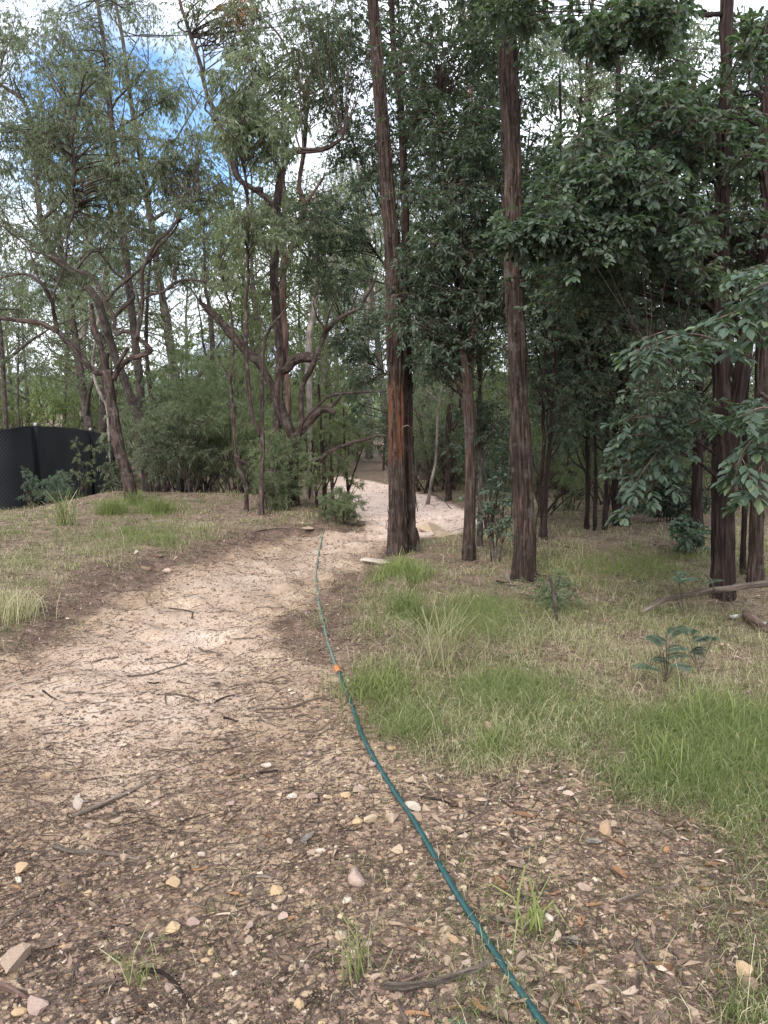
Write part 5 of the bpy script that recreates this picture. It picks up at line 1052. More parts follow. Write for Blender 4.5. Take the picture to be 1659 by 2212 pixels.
for u, v, w, mt, lb in [
    (32, 2096, 33, 'stone_tan', 'largest squarish tan rock at the bottom corner of the dirt'), (374, 1918, 17, 'stone_ochre', 'rounded yellow-brown stone standing alone on the dark dirt'),
    (596, 1928, 14, 'stone_ochre', 'knobbly yellow stone left of the flat pale stone'), (765, 1906, 21, 'stone_pink', 'flat pale pinkish stone lying near the hose'),
    (48, 1885, 18, 'stone_ochre', 'orange-tan stone near the left picture edge beside a small white stone'), (40, 1903, 10, 'stone_pale', 'small whitish stone touching the orange-tan stone'),
    (170, 1744, 14, 'stone_pale', 'pale stone at the lower end of the long straight stick'), (270, 1856, 12, 'stone_tan', 'leaf-shaped tan stone lying on the forked stick'),
    (611, 1984, 12, 'stone_pink', 'pinkish stone beside the bright orange leaf'), (372, 2010, 16, 'stone_ochre', 'flat ochre stone half sunk in mud below the rounded stone'),
    (860, 1845, 14, 'stone_tan', 'tan stone just left of the hose, below the stone cluster'), (893, 1752, 17, 'stone_pale', 'pale block right beside the hose in the stone cluster'),
    (918, 1748, 12, 'stone_tan', 'cube-like tan stone at the end of the cluster beside the hose'), (903, 1768, 14, 'stone_brown', 'shadowed brown stone under the pale block beside the hose'),
    (848, 1775, 15, 'stone_tan', 'tan stone left of the hose in the stone cluster'), (772, 1777, 12, 'stone_ochre', 'ochre stone in the pair left of the cluster'), (797, 1775, 15, 'stone_tan', 'tan stone in the pair left of the cluster'),
    (772, 1716, 11, 'stone_tan', 'cream stone above the pair, standing on edge'), (749, 1722, 10, 'stone_ochre', 'small upright ochre stone above the pair'), (674, 1847, 10, 'stone_tan', 'tan stone directly under the curled pale bark'),
    (692, 1846, 9, 'stone_pale', 'cream stone touching the tan one under the curled pale bark'), (1310, 1800, 17, 'stone_ochre', 'flat ochre stone in the leaf litter right of the hose'), (1322, 1786, 10, 'stone_tan', 'upright tan stone behind the flat ochre stone'),
    (1264, 1927, 14, 'stone_pink', 'smooth pinkish-tan stone in the leaf litter'), (1105, 1848, 8, 'stone_brown', 'brown stone right of the hose'), (1608, 2110, 24, 'stone_ochre', 'ochre rock among leaves in the bottom right part'),
    (1612, 2134, 20, 'stone_brown', 'brown slab in front of the ochre rock among leaves'), (1310, 2012, 8, 'stone_ochre', 'small orange stone in leaf litter'), (964, 2080, 11, 'stone_tan', 'angular tan stone near the thick curved stick'),
    (975, 2032, 12, 'stone_ochre', 'ochre stone above the curved stick, left of the hose'), (1188, 1988, 11, 'stone_pale', 'pale knobbly stone right of the hose'), (645, 2175, 12, 'stone_ochre', 'bright ochre stone near the bottom edge'),
    (80, 2185, 26, 'stone_pink', 'flat pinkish slab sunk in the dirt at the bottom corner'), (40, 2192, 14, 'stone_ochre', 'ochre stone beside the flat pinkish slab'), (535, 2035, 12, 'stone_tan', 'tan stone in the mud mid bottom'), (537, 2004, 10, 'stone_pink', 'pink stone in the muddy middle'),
    (345, 1204, 7, 'stone_brown', 'orange-brown rock in the eroded bank of the verge'), (379, 1209, 6, 'stone_brown', 'brown rock next to the orange one in the eroded bank'), (295, 1196, 6, 'stone_pale', 'small pale rock high on the eroded bank'), (315, 1225, 8, 'stone_brown', 'dark rock at the foot of the eroded bank'),
    (360, 1236, 9, 'stone_pink', 'pinkish flat rock at the foot of the eroded bank'), (652, 1134, 6, 'stone_tan', 'flat stone on the bank corner near the contorted gum'), (1052, 1578, 12, 'stone_tan', 'tan stone in the grass beside bark'),
    (95, 1615, 11, 'stone_tan', 'tan chip stone on the open track'), (575, 1655, 9, 'stone_pale', 'pale stone on the track'), (1075, 1572, 8, 'stone_pale', 'pale stone in thin grass'), (885, 1690, 10, 'stone_tan', 'tan stone right of the hose bend'), (800, 1655, 9, 'stone_pink', 'pink stone beside the hose bend')]:
    rock(u, v, w, mt, lb, hf=1.05 if w < 25 else 1.0, sink=.12)
rock(810, 1216, 26, 'stone_pale', 'pale flat sandstone slab at the left foot of the twin-stemmed tree', hf=.35, name='rock', cat='rock', sink=.1)
rock(925, 1148, 34, 'stone_tan', 'yellow sandstone outcrop behind the twin-stemmed tree', hf=.5, name='rock', cat='rock', sink=.2)
rock(955, 1158, 26, 'stone_tan', 'lower mossy sandstone ledge next to the yellow outcrop', hf=.4, name='rock', cat='rock', sink=.2)
rock(665, 1148, 14, 'stone_tan', 'yellowish sandstone streak on the bank by the track bend', hf=.25, name='rock', cat='rock', sink=.1)
mats_ = ['stone_tan', 'stone_ochre', 'stone_pale', 'stone_brown', 'stone_pink']
LBS = {'stone_tan': 'one of the small tan stones scattered over the dirt', 'stone_ochre': 'one of the small ochre stones scattered over the dirt', 'stone_pale': 'one of the small pale stones scattered over the dirt', 'stone_brown': 'one of the small brown stones scattered over the dirt', 'stone_pink': 'one of the small pinkish stones scattered over the dirt'}
cnt = 0
while cnt < 235:
    v = rngR.uniform(1560, 2230); u = rngR.uniform(-60, 1720)
    if u > 1200 and rngR.random() < .6: continue
    if v < 1720 and rngR.random() < .5: continue
    if rngR.random() > np.exp(-((u - 760) / 480) ** 2) + .25: continue
    if u > 850 and v < 1700: continue
    mt = mats_[rngR.choice(5, p=[.32, .18, .2, .15, .15])]
    rock(u, v, rngR.uniform(3.5, 9.5) * (1 if rngR.random() < .85 else 1.4), mt, LBS[mt], 'small stones scattered over the dirt', hf=rngR.uniform(.7, 1.15), sink=.15); cnt += 1

# white paper scrap and pale bark pieces
def sheet(name, label, cat, u, v, w, h, mat_, seed, curl=.3, rz=0.0, lift=.004, group=None, rnd=.5):
    rng = np.random.default_rng(seed); p = GG(float(u), float(v)); s = ((p - CAM) @ _f) / 1659; n, m = 9, 6
    a, b = np.meshgrid(np.linspace(-1, 1, n), np.linspace(-1, 1, m), indexing='ij'); ww = np.sqrt(np.clip(1 - np.abs(a) ** 2.6, 0, 1))
    X = a * w * s / 2; Yy = b * h * s / 2 * (ww * .9 + .1) * (1 + .15 * np.sin(a * 4 + seed)); Z = curl * h * s * (b ** 2 * .6 + .35 * fbm(np.stack([a * 1.6 + seed, b * 1.6, a * 0], -1), 2)) + .25 * curl * w * s * a ** 2 * .3
    Z -= Z.min() - lift; Yy += .12 * w * s * a ** 2 * rng.choice([-1, 1])
    V = np.stack([X, Yy, Z], -1).reshape(-1, 3); i = np.arange(n * m).reshape(n, m)
    q = np.stack([i[:-1, :-1], i[1:, :-1], i[1:, 1:], i[:-1, 1:]], -1).reshape(-1, 4)
    V2 = V - [0, 0, .0008]; F = np.vstack([q, q[:, ::-1] + n * m])
    me = make_mesh(name, np.vstack([V, V2]), [F], {'rnd': np.full(2 * n * m, rnd), 'bc': np.vstack([V, V2]) + seed, 'fresh': np.zeros(2 * n * m)}, True, [M[mat_]])
    o = link(name, me); o.location = (p[0], p[1], drop(p[0], p[1]) + .002); o.rotation_euler = (rng.uniform(-.12, .12), rng.uniform(-.12, .12), rz)
    return tag(o, label, cat, group)
sheet('paper_scrap', 'crumpled white paper scrap lying near a cut log under the fallen branch', 'litter', 1588, 1340, 22, 20, 'paper', 3, .7, .4)
sheet('paper_scrap', 'smaller white paper scrap at the picture edge near the cut log', 'litter', 1648, 1357, 14, 16, 'paper', 4, .9, 1.0)
T = Tree('cut_log', 'short brown piece of cut log beside the white paper scrap', 'log', (1612, 1345, None), 'bark_pink', 73)
bq = GG(np.array([1612., 1648.]), np.array([1338., 1368.])); bq[:, 2] = z_ground(bq[:, 0], bq[:, 1]) + -.0 + .03; g = T.g; tube(g, spline(bq, .02), .034, 20, bark_disp(.01, 30, 3)); T.done('log')
for u, v, w, h, rz, lb, mt, r_ in [(665, 1812, 44, 14, 1.2, 'curled pale bark strip lying beside stones on the dirt', 'bark_pale', .9), (655, 1822, 34, 10, 1.9, 'second curled pale bark strip fanning out from the same spot', 'bark_pale', .9),
        (1140, 1836, 60, 13, .25, 'pale splintered wood flake with a bright broken end', 'dead', .9), (628, 1986, 26, 10, 1.0, 'bright orange fallen leaf next to the pinkish stone', 'leaf_rust', .9), (487, 1976, 44, 6, .1, 'long yellow-tan fallen leaf on the mud', 'litter', .93),
        (1130, 1768, 44, 16, -.5, 'large reddish-brown leaf right of the hose', 'leaf_rust', .3), (1126, 1880, 60, 14, -.4, 'long purplish-brown leaf in the litter right of the hose', 'litter', .55), (1340, 1892, 46, 18, -1.1, 'reddish-brown leaf pointing toward the viewer in the litter', 'leaf_rust', .2),
        (1095, 2000, 90, 17, -.45, 'large grey-brown strap of bark lying right of the hose', 'dead', .5), (1080, 1915, 50, 17, -1.1, 'curved reddish leaf close to the hose', 'leaf_rust', .25), (1235, 2038, 34, 22, .2, 'pale grey broad dead leaf in the litter', 'bark_pale', .5),
        (1595, 1705, 38, 12, -.1, 'rusty red leaf resting on the green grass', 'leaf_rust', .5), (1592, 1728, 18, 34, .1, 'grey-white dead leaf standing in the green grass', 'bark_pale', .5), (1550, 1765, 44, 14, -.6, 'dark reddish curled leaf at the grass edge', 'leaf_rust', .1),
        (516, 1631, 26, 6, .1, 'thin yellow leaf on the track', 'litter', .93), (1440, 1842, 34, 12, 1.3, 'salmon coloured leaf standing in the litter', 'leaf_rust', .7), (1280, 1825, 40, 24, .2, 'pale torn dead leaf beneath the ochre stones', 'bark_pale', .5),
        (120, 1995, 44, 12, 1.3, 'long grey-brown leaf upright in the muddy dirt', 'litter', .8), (135, 2050, 34, 10, .6, 'pale pinkish bark chip in the dirt', 'bark_pink', .5), (240, 2140, 60, 9, .6, 'long brown bark strip at the bottom of the dirt', 'dead', .5),
        (1060, 1448, 30, 14, .5, 'rusty dead leaf propped in the thin grass', 'leaf_rust', .6), (1430, 2100, 50, 34, .1, 'large dark red-brown leaf in the bottom litter', 'leaf_rust', .05), (1035, 2180, 50, 16, -.9, 'reddish-brown curled leaf at the bottom beside the hose', 'leaf_rust', .3),
        (900, 2195, 60, 12, -.1, 'reddish leaf under the thick curved stick at the bottom', 'leaf_rust', .4), (980, 2212, 70, 16, -.1, 'yellow-green fallen leaf at the bottom edge', 'leaf_near', .95), (1255, 1993, 34, 14, 1.2, 'salmon dead leaf curled beside the pale knobbly stone', 'leaf_rust', .8)]:
    sheet('fallen_leaf' if mt not in ('bark_pale', 'dead', 'bark_pink') else 'bark_flake', lb, 'leaf' if mt not in ('bark_pale', 'dead', 'bark_pink') else 'bark', u, v, w, h, mt, int(u + v), .35, rz, rnd=r_)
for k_, (u, v, w, h, rz) in enumerate([(1150, 1262, 50, 9, .5), (1175, 1250, 44, 8, -.4), (1196, 1275, 52, 9, .2), (1165, 1280, 40, 10, 1.0), (1215, 1262, 36, 8, -.9), (1110, 1272, 36, 7, .3), (1085, 1262, 30, 7, -.5), (1230, 1285, 40, 9, .7), (1140, 1292, 46, 8, -.2)]):
    sheet('bark_flake', 'one of the fallen bark strips heaped round the foot of the tall reddish trunk', 'bark', u, v, w, h, ['bark_red', 'bark_pink', 'dead'][k_ % 3], 700 + k_, .6, rz, lift=.02, group='fallen bark strips round the tall reddish trunk')
FL = [('leaf_rust', 'one of the reddish-brown fallen leaves scattered in the litter'), ('litter', 'one of the grey-brown fallen leaves scattered in the litter')]
for i in range(110):
    v = rngR.uniform(1660, 2230); u = rngR.uniform(900, 1700) if rngR.random() < .8 else rngR.uniform(0, 900)
    if u > 1400 and v < 1760: continue
    k = rngR.random() > .45; L_ = rngR.uniform(16, 48) * (v / 2000)
    sheet('fallen_leaf', FL[int(k)][1], 'leaf', u, v, L_, L_ * rngR.uniform(.22, .36), FL[int(k)][0], 900 + i, .35, rngR.uniform(0, 6.28), group='fallen leaves scattered in the litter', rnd=rngR.uniform(.45, .97) if k else rngR.uniform(0, .7))

# ---------------------------------------------------------------- sticks
def stick(pts, w0, w1, label, seed, mt='dead', group=None, name='stick', cat='stick', lift=1.0):
    a = np.array(pts, float); p = GG(a[:, 0], a[:, 1]); p = spline(p, .02); n = len(p); t = np.linspace(0, 1, n)
    zz = z_ground(p[:, 0], p[:, 1]); R = (w0 * (1 - t) + w1 * t) / 2 * ((p - CAM) @ _f) / 1659 * 1.15
    k = 21; zs = np.convolve(np.pad(zz, k // 2, mode='edge'), np.ones(k) / k, 'valid'); p[:, 2] = np.maximum(zs, zz - R * .5) + R * 1.05 * lift
    g = Geo(); tube(g, p, R, 12, knob_disp(.15), seed=seed); return tag(g.build(name, M[mt], None, True, p[0]), label, cat, group)
for s, (pts, w0, w1, lb, mt) in enumerate([
    ([(155, 1770), (205, 1750), (255, 1727), (310, 1700), (347, 1680)], 9, 6, 'long straight stick slanting across the track near a pale stone', 'dead'),
    ([(118, 1832), (150, 1843), (200, 1845), (250, 1850), (302, 1864)], 11, 6, 'thick stick lying flat above the patch of bare mud', 'dead'), ([(212, 1872), (260, 1866), (300, 1862), (334, 1858)], 7, 4, 'thinner stick crossing the end of the thick stick above the mud patch', 'dead'),
    ([(829, 2146), (870, 2146), (929, 2134), (999, 2112), (1040, 2095), (1066, 2078)], 16, 12, 'thick curved grey stick touching the hose near the bottom', 'dead'), ([(866, 2131), (900, 2115), (935, 2100), (962, 2090)], 9, 6, 'peeled pale stick resting against the thick curved stick', 'bark_pink'),
    ([(1376, 2040), (1378, 2060), (1392, 2082), (1420, 2106), (1439, 2122)], 12, 8, 'bent pale-ended stick in the bottom right litter', 'dead'), ([(1330, 1952), (1380, 1932), (1430, 1919), (1520, 1908), (1620, 1900), (1690, 1898)], 6, 4, 'very long thin twig running right through the litter', 'dead'),
    ([(260, 2004), (282, 2020), (310, 2030), (345, 2032)], 6, 4, 'short bent twig in the mud', 'twig'), ([(182, 2036), (176, 2070), (166, 2095), (168, 2120), (175, 2138)], 6, 4, 'thin twig bending down toward the bottom left', 'twig'), ([(180, 2136), (220, 2128), (282, 2120)], 7, 5, 'dark twig lying level near the bottom left', 'twig'),
    ([(300, 2104), (345, 2104), (375, 2125), (400, 2158), (412, 2190)], 8, 6, 'dark arching twig at the bottom of the dirt', 'bark_dark'), ([(275, 1461), (320, 1457), (355, 1446), (402, 1431)], 4, 3, 'thin stick on the pale part of the track', 'dead'),
    ([(430, 1398), (445, 1408), (482, 1417)], 4, 2.5, 'small crooked stick on the pale part of the track', 'dead'), ([(540, 1540), (580, 1534), (622, 1532), (665, 1518), (702, 1505)], 5, 3.5, 'stick pointing at the hose from the middle of the track', 'dead'),
    ([(365, 1310), (400, 1318), (416, 1324), (414, 1334)], 3, 2, 'tiny dark stick far along the track', 'twig'), ([(355, 1502), (400, 1504), (428, 1514)], 3.5, 2.5, 'thin dark twig left of the stick pointing at the hose', 'twig'),
    ([(560, 1672), (585, 1668), (600, 1664)], 5, 3, 'short dark stub of wood in the middle of the dirt', 'bark_dark'), ([(850, 2155), (862, 2185), (880, 2215)], 8, 5, 'twig going down from under the thick curved stick', 'twig'), ([(1010, 2185), (1060, 2198), (1110, 2216)], 8, 6, 'dark twig crossing near the bottom end of the hose', 'bark_dark'),
    ([(905, 1725), (950, 1730), (972, 1738)], 5, 4, 'dark twig just right of the hose above the stones', 'bark_dark'), ([(1056, 1715), (1050, 1740), (1035, 1770)], 6, 4, 'twig standing toward the viewer in the litter', 'dead'), ([(555, 1898), (575, 1897), (592, 1899)], 8, 7, 'stubby grey stick piece near the knobbly yellow stone', 'dead'),
    ([(950, 1468), (990, 1470), (1030, 1470)], 4, 3, 'dark stick at the edge of the grass patch', 'twig'), ([(845, 1372), (860, 1395), (895, 1415), (925, 1420)], 4, 2.5, 'forked twig on bare soil beside the hose', 'dead'), ([(0, 2010), (30, 1985), (60, 1966)], 9, 6, 'weathered stick at the left picture edge', 'dead'),
    ([(0, 2140), (30, 2150), (60, 2165)], 14, 8, 'thick pale splintered stick at the bottom left edge', 'bark_pink'), ([(270, 2240), (330, 2215), (380, 2196)], 6, 4, 'twig at the very bottom of the dirt', 'twig'), ([(1150, 1170), (1190, 1178), (1245, 1184)], 4, 2, 'pale stick behind the tall reddish trunk', 'bark_pink'),
    ([(545, 1150), (600, 1143), (640, 1146)], 3, 2, 'pale twig on the bank above the track bend', 'dead'), ([(905, 1055), (930, 1065), (955, 1080), (975, 1100)], 3, 2, 'thin dead branch beside the far sandy track', 'dead'), ([(1095, 1240), (1103, 1262), (1108, 1280)], 4, 3, 'white bare twig leaning at the left foot of the tall reddish trunk', 'bark_pale')]):
    stick(pts, w0, w1, lb, s * .7 + 3, mt)
for i in range(120):
    v = rngR.uniform(1420, 2220); u = rngR.uniform(0, 1650)
    if u > 760 and v < 1650: continue
    a = rngR.uniform(-.9, .9) if rngR.random() < .75 else rngR.uniform(0, 6.28); L_ = rngR.uniform(12, 46) * v / 2000; c_, s_2 = cos(a) * L_, sin(a) * L_ * .55
    stick([(u - c_, v - s_2), (u + rngR.uniform(-3, 3), v + rngR.uniform(-3, 3)), (u + c_, v + s_2)], rngR.uniform(2, 4.5), rngR.uniform(1.5, 2.5), 'one of the small thin twigs scattered over the track and litter', 30 + i * .3, ['twig', 'dead', 'bark_dark'][i % 3], 'small twigs scattered over the track', 'twig', 'twig')

# ---------------------------------------------------------------- grass, litter, gravel
rngS = np.random.default_rng(2024)
def scatter(n, v0, v1, p=1.4, u0=-420, u1=2350):
    n = int(n * 1.15)
    u = rngS.uniform(u0, u1, n); v = v0 + (v1 - v0) * rngS.random(n) ** p
    g_ = GG(u, v); g_[:, 2] = z_ground(g_[:, 0], g_[:, 1]); return u, v, g_
def blades(g, pos, h, w, bend, rnd, rng):
    n = len(pos); a = rng.uniform(0, 2 * pi, n); d = np.stack([np.cos(a), np.sin(a), 0 * a], -1); s = np.stack([-np.sin(a), np.cos(a), 0 * a], -1)
    ph = rng.uniform(0, 2 * pi, n); s = np.stack([np.cos(ph), np.sin(ph), 0 * a], -1)
    hh = h[:, None]; b = bend[:, None]; up = np.array([0, 0, 1.0])
    p0 = pos - up * .01; p1 = pos + up * hh * .5 * (1 - .25 * b) + d * hh * .16 * b; p2 = pos + up * hh * (.88 - .30 * b) + d * hh * .48 * b; p3 = pos + up * hh * (1.0 - .62 * b) + d * hh * .85 * b
    w = w[:, None] / 2
    V = np.stack([p0 - s * w, p0 + s * w, p1 - s * w, p1 + s * w, p2 - s * w * .7, p2 + s * w * .7, p3], 1)
    i = (np.arange(n) * 7)[:, None]
    q = np.vstack([i + np.array([0, 1, 3, 2]), i + np.array([2, 3, 5, 4])]); t = i + np.array([4, 5, 6])
    g.add(V.reshape(-1, 3), [q, t], rnd=np.repeat(rnd, 7))
u, v, gp = scatter(64000, 1040, 2260, 1.6)
x, y = gp[:, 0], gp[:, 1]; s_, tr_, br_, pl_, fr_ = masks(x, y)
sc_y = np.clip(y / 6.5, .22, 1)
b_all = smooth01((np.maximum(tr_, br_) + .30 * sc_y * n2(x, y, 2.6, 3, 15.0)) / sc_y, -.55, .35)
patch = n2(x, y, .9, 3, 71.0); fineN = n2(x, y, 3.2, 2, 72.0)
dens = np.clip(.56 + .9 * patch + .7 * fineN, .08, .95)
def blob(cu, cv, ru, rv): return np.exp(-(((u - cu) / ru) ** 2 + ((v - cv) / rv) ** 2))
green = blob(1330, 1225, 190, 40) + blob(870, 1240, 60, 28) + blob(300, 1165, 140, 30) + blob(110, 1355, 80, 32) + blob(800, 1490, 60, 32) + blob(1560, 1620, 200, 110) + blob(860, 1580, 90, 40) + blob(1000, 1360, 150, 40) + blob(250, 1105, 40, 12) + blob(330, 1105, 36, 12) + blob(1100, 1500, 130, 50) + blob(1060, 1330, 60, 30)
dens = np.clip(dens * (.65 + .35 * (u > 640)) + .30 * green, 0, 1.0)
leafy = blob(1500, 1290, 140, 40) + blob(1250, 1290, 90, 18) + blob(1350, 1150, 170, 24) + blob(600, 1150, 120, 16)
dens *= np.clip(1 - .75 * leafy, .1, 1)
dens *= (1 - b_all) + .05 * (b_all > .5) * (v > 1450) * (u > 300) + .20 * ((u > 950) & (b_all > .5))
dens *= np.where(y > 10.5, .6, 1)
for T_ in (T1, T2, T3, T4, T5): dens *= 1 - .9 * np.exp(-(np.hypot(x - T_.base[0], (y - T_.base[1] + .35) * .8) / .38) ** 2)
eg2 = smooth01(-s_ + .25 * n2(x, y, 2.5, 3, 66.0), -.12, .05) * (1 - smooth01(-s_ + .3 * n2(x, y, 2.0, 3, 67.0), .35, .75)) * (x < .1) * (y > 4.4) * (y < 13)
dens *= 1 - .75 * eg2
keep = rngS.random(len(x)) < dens
gp, green, x, y, u, v, bk = gp[keep], green[keep], x[keep], y[keep], u[keep], v[keep], b_all[keep]
nb = rngS.integers(5, 17, len(x)); nb = np.where(bk > .4, nb // 2, nb)
ti = np.repeat(np.arange(len(x)), nb); N = len(ti)
rad = .045 + .03 * rngS.random(N)
pos = gp[ti] + np.stack([rngS.normal(size=N) * rad, rngS.normal(size=N) * rad, np.zeros(N)], -1)
pos[:, 2] = z_ground(pos[:, 0], pos[:, 1])
straw = np.clip(.44 + .5 * n2(gp[:, 0], gp[:, 1], .7, 2, 91.0) - .5 * green - .08 * (u < 640), 0.03, .85)
isS = rngS.random(N) < straw[ti]
rnd = np.where(isS, rngS.uniform(.66, 1, N), np.clip(rngS.uniform(0, .42, N) + .14 * np.clip(green, 0, 1)[ti], 0, .62))
hs = (.042 + .035 * np.clip(green, 0, 1) + .045 * rngS.random(len(x)))[ti] * rngS.uniform(.5, 1.5, N)
tall = rngS.random(N) < .02; hs = np.where(tall, hs * 2.4, hs); hs = np.where(bk[ti] > .5, hs * .6, hs)
wd = np.maximum(.0017, gp[ti, 1] * .00036) * rngS.uniform(.7, 1.3, N)
g = Geo(); blades(g, pos, hs, wd, np.clip(.35 + rngS.beta(2, 1.5, N) * 1.0, 0, 1.3), rnd, rngS)
o = g.build('grass', M['grass']); tag(o, kind='stuff'); print('grass blades', N)
# distinct tussocks
def tussock(label, u, v, n, h, spread, r0, r1, w=.004):
    b = GG(float(u), float(v)); b = np.array([b[0], b[1], drop(b[0], b[1])]); rng = np.random.default_rng(int(u * 3 + v)); g = Geo()
    p = b + np.stack([rng.normal(size=n) * spread, rng.normal(size=n) * spread, np.zeros(n)], -1); p[:, 2] = z_ground(p[:, 0], p[:, 1])
    blades(g, p, h * rng.uniform(.5, 1.2, n), np.full(n, w), rng.uniform(.3, 1.1, n), rng.uniform(r0, r1, n), rng)
    tag(g.build('grass_tussock', M['grass'], None, False, b), label, 'grass tussock')
tussock('strappy green and straw tussock near the fence', 140, 1135, 70, .55, .06, .1, .95, .008)
tussock('fresh green tussock on the verge left of the leaning gum foot', 240, 1110, 500, .28, .10, .2, .6)
tussock('fresh green tussock right of the forked gum foot', 345, 1108, 500, .28, .11, .2, .6)
tussock('small green tussock hugging the foot of the forked gum', 290, 1090, 260, .28, .08, .2, .6)
tussock('straw-yellow tussock at the verge edge by the picture edge', 30, 1335, 260, .28, .10, .7, 1.0)
tussock('bright green tussock beside the hose below the connector', 815, 1500, 500, .15, .11, .35, .6)
tussock('green tussock at the front foot of the twin-stemmed tree', 868, 1245, 600, .20, .12, .3, .6)
tussock('dark green long-bladed tussock in the grass', 885, 1345, 260, .24, .07, .1, .45)
tussock('tall dry seed-head tussock with reddish-straw stems', 945, 1440, 90, .50, .05, .7, .9)
tussock('wide-bladed bright green tussock at the right of the grass', 1545, 1560, 40, .26, .16, .3, .6, .005)
tussock('long-bladed green tussock low at the grass edge', 1440, 1660, 90, .22, .08, .3, .6, .004)
tussock('small green tuft in bare soil near the middle', 1070, 1625, 90, .16, .04, .3, .6, .005)
tussock('bent bright green grass shoot right of the hose', 1155, 2010, 14, .22, .02, .4, .6, .007)
tussock('wispy tuft in front of the dark arching twig', 285, 2125, 26, .20, .02, .3, .9, .003)
tussock('thin tall tuft on the dirt near the bottom middle', 775, 2110, 26, .24, .025, .3, .9, .003)

def flat_scatter(name, n, v0, v1, p, size0, size1, kindf, matn, dens_f, asp=(.2, .45), tilt=.35, lift=.004, jit=.08):
    u, v, gp = scatter(n, v0, v1, p); s_, tr_, br_, pl_, fr_ = masks(gp[:, 0], gp[:, 1]); b_ = smooth01(np.maximum(tr_, br_), -.1, .1)
    k = rngS.random(len(u)) < dens_f(u, v, gp, b_, pl_, fr_); gp = gp[k]; m = len(gp)
    a = rngS.uniform(0, 2 * pi, m); ax = np.stack([np.cos(a), np.sin(a), rngS.normal(size=m) * .12 * tilt / .35], -1); nr = np.array([0, 0, 1.0]) + rngS.normal(size=(m, 3)) * tilt
    L = size0 + (size1 - size0) * rngS.random(m) ** 2.2; L = np.maximum(L, gp[:, 1] * .0022)
    g = Geo(); gp[:, 2] += lift + .012 * rngS.random(m) ** 3
    leaves(g, gp - ax * L[:, None] / 2, ax, nr, L, L * rngS.uniform(*asp, m), kindf, rngS.random(m), jit); o = g.build(name, M[matn]); return tag(o, kind='stuff')
mud = lambda gp: smooth01(n2(gp[:, 0], gp[:, 1], 1.3, 3, 51.0) + .6 * n2(gp[:, 0], gp[:, 1], 4.0, 2, 52.0), -.30, .30)
wood = lambda u, v, gp, b, pl, fr: np.clip(1.0 - .35 * pl * b - .4 * fr * b, .08, 1) * np.clip(.06 + .94 * mud(gp) + .4 * (b < .5), .06, 1)
near_r = lambda u, v, b: np.where((b > .5) & (u < 900 + (v - 1700) * .5) , .22, .9)
flat_scatter('soil_crumbs', 200000, 1050, 2270, 1.15, .003, .013, 'mid', 'crumb', wood, asp=(.3, .9), lift=.002, tilt=.5)
drift = lambda gp: smooth01(n2(gp[:, 0], gp[:, 1], 2.4, 3, 53.0) + .7 * n2(gp[:, 0], gp[:, 1], 9.0, 2, 54.0), -.15, .55)
flat_scatter('leaf_litter', 80000, 1040, 2270, 1.5, .008, .036, 'gum', 'litter', lambda u, v, gp, b, pl, fr: wood(u, v, gp, b, pl, fr) * near_r(u, v, b) * np.where(b > .5, .08 + .75 * drift(gp), .6), asp=(.16, .42), jit=.05)
flat_scatter('dry_leaf_litter', 9000, 1500, 2270, 1.0, .03, .065, 'broad', 'litter', lambda u, v, gp, b, pl, fr: (b > .3) * ((u - 850) > (v - 1650) * .35) * (.12 + .5 * drift(gp)), asp=(.26, .42), tilt=.35, jit=.035)
flat_scatter('bark_litter', 34000, 1040, 2270, 1.1, .03, .09, 'gum', 'litter', lambda u, v, gp, b, pl, fr: np.clip((.15 + .55 * (b < .5) + .25 * ((u > 900) & (v > 1600))) * (1 - .8 * pl * b) * near_r(u, v, b) * (.3 + drift(gp)), 0, 1), asp=(.07, .2), tilt=.3, jit=.03)
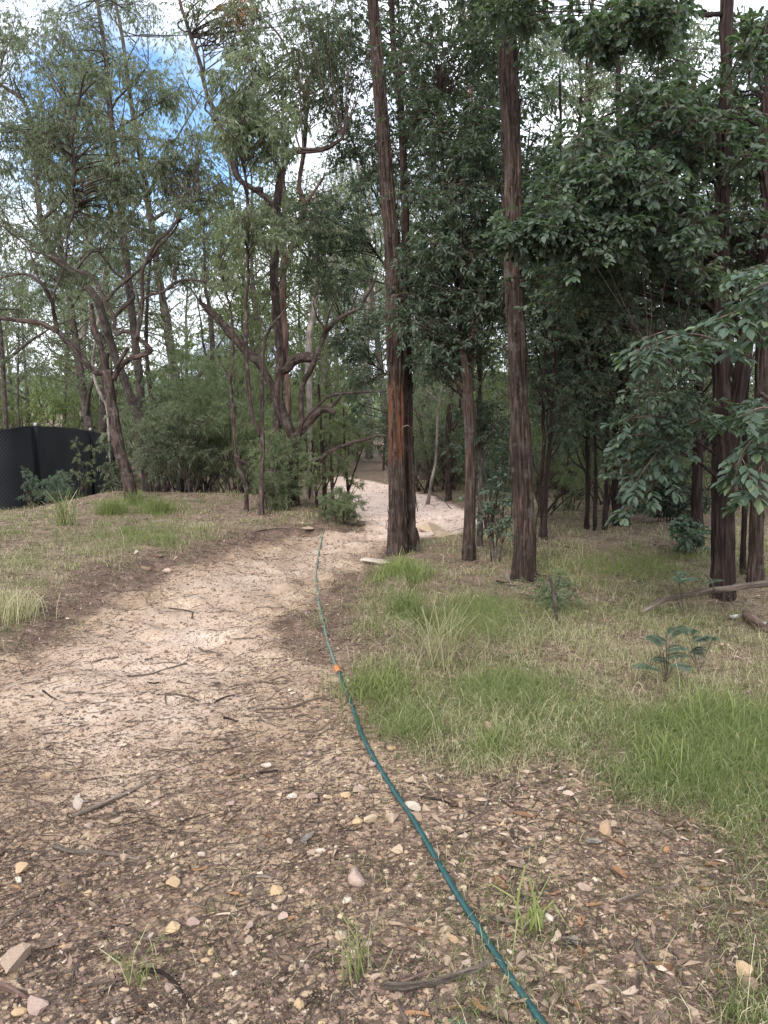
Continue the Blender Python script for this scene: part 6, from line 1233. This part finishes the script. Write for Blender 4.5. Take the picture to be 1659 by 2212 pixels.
# chips of twig
u, v, gp = scatter(32000, 1060, 2270, 1.2); s_, tr_, br_, pl_, fr_ = masks(gp[:, 0], gp[:, 1]); b_ = smooth01(np.maximum(tr_, br_), -.1, .1)
k = rngS.random(len(u)) < (.8 - .74 * pl_ * b_); gp = gp[k]; m = len(gp); a = rngS.normal(size=m) * .8; L = .015 + .12 * rngS.random(m) ** 2.2
d = np.stack([np.cos(a), np.sin(a), rngS.normal(size=m) * .08], -1); A = gp + [0, 0, .005]; E = A + d * L[:, None]; E[:, 2] = z_ground(E[:, 0], E[:, 1]) + .006
g = Geo(); twigs(g, A, (A + E) / 2 + rngS.normal(size=A.shape) * (L * .1)[:, None] * [1, 1, .3], E, np.maximum(.0018, gp[:, 1] * .0003) * rngS.uniform(.6, 1.5, m), .001, seg=4, rings=3)
tag(g.build('twig_litter', M['twig']), kind='stuff')
# gravel
u, v, gp = scatter(95000, 1110, 2270, 1.1); s_, tr_, br_, pl_, fr_ = masks(gp[:, 0], gp[:, 1]); b_ = smooth01(np.maximum(tr_, br_), -.15, .1)
k = rngS.random(len(u)) < b_ * np.clip(.5 + .8 * n2(gp[:, 0], gp[:, 1], 2.0, 2, 61.0) + .4 * np.exp(-((u - 780) / 330) ** 2), .1, 1); gp = gp[k]; m = len(gp)
OV = np.array([(1, 0, 0), (0, 1, 0), (-1, 0, 0), (0, -1, 0), (0, 0, .7), (0, 0, -.6), (.6, .6, .45), (-.6, .6, .4), (-.6, -.6, .45), (.6, -.6, .4)])
OF = np.array([(4, 0, 6), (4, 6, 1), (4, 1, 7), (4, 7, 2), (4, 2, 8), (4, 8, 3), (4, 3, 9), (4, 9, 0), (0, 1, 6), (1, 2, 7), (2, 3, 8), (3, 0, 9), (5, 1, 0), (5, 2, 1), (5, 3, 2), (5, 0, 3)])
sz = (.0026 + .0125 * rngS.random(m) ** 3.2); sz = np.maximum(sz, gp[:, 1] * .0007); a = rngS.uniform(0, 2 * pi, m)
W = OV[None] * (1 + rngS.uniform(-.28, .28, (m, 10, 3))) * sz[:, None, None] * np.stack([rngS.uniform(.8, 1.5, m), rngS.uniform(.6, 1, m), rngS.uniform(.6, 1, m)], -1)[:, None]
W = np.stack([W[..., 0] * np.cos(a)[:, None] - W[..., 1] * np.sin(a)[:, None], W[..., 0] * np.sin(a)[:, None] + W[..., 1] * np.cos(a)[:, None], W[..., 2]], -1) + gp[:, None] + np.array([0, 0, .001])
g = Geo(); g.add(W.reshape(-1, 3), [(OF[None] + (np.arange(m) * 10)[:, None, None]).reshape(-1, 3)], rnd=np.repeat(rngS.random(m), 10))
tag(g.build('gravel', M['gravel']), kind='stuff')
print('objects', len(bpy.data.objects), 'verts', sum(len(m.vertices) for m in bpy.data.meshes))
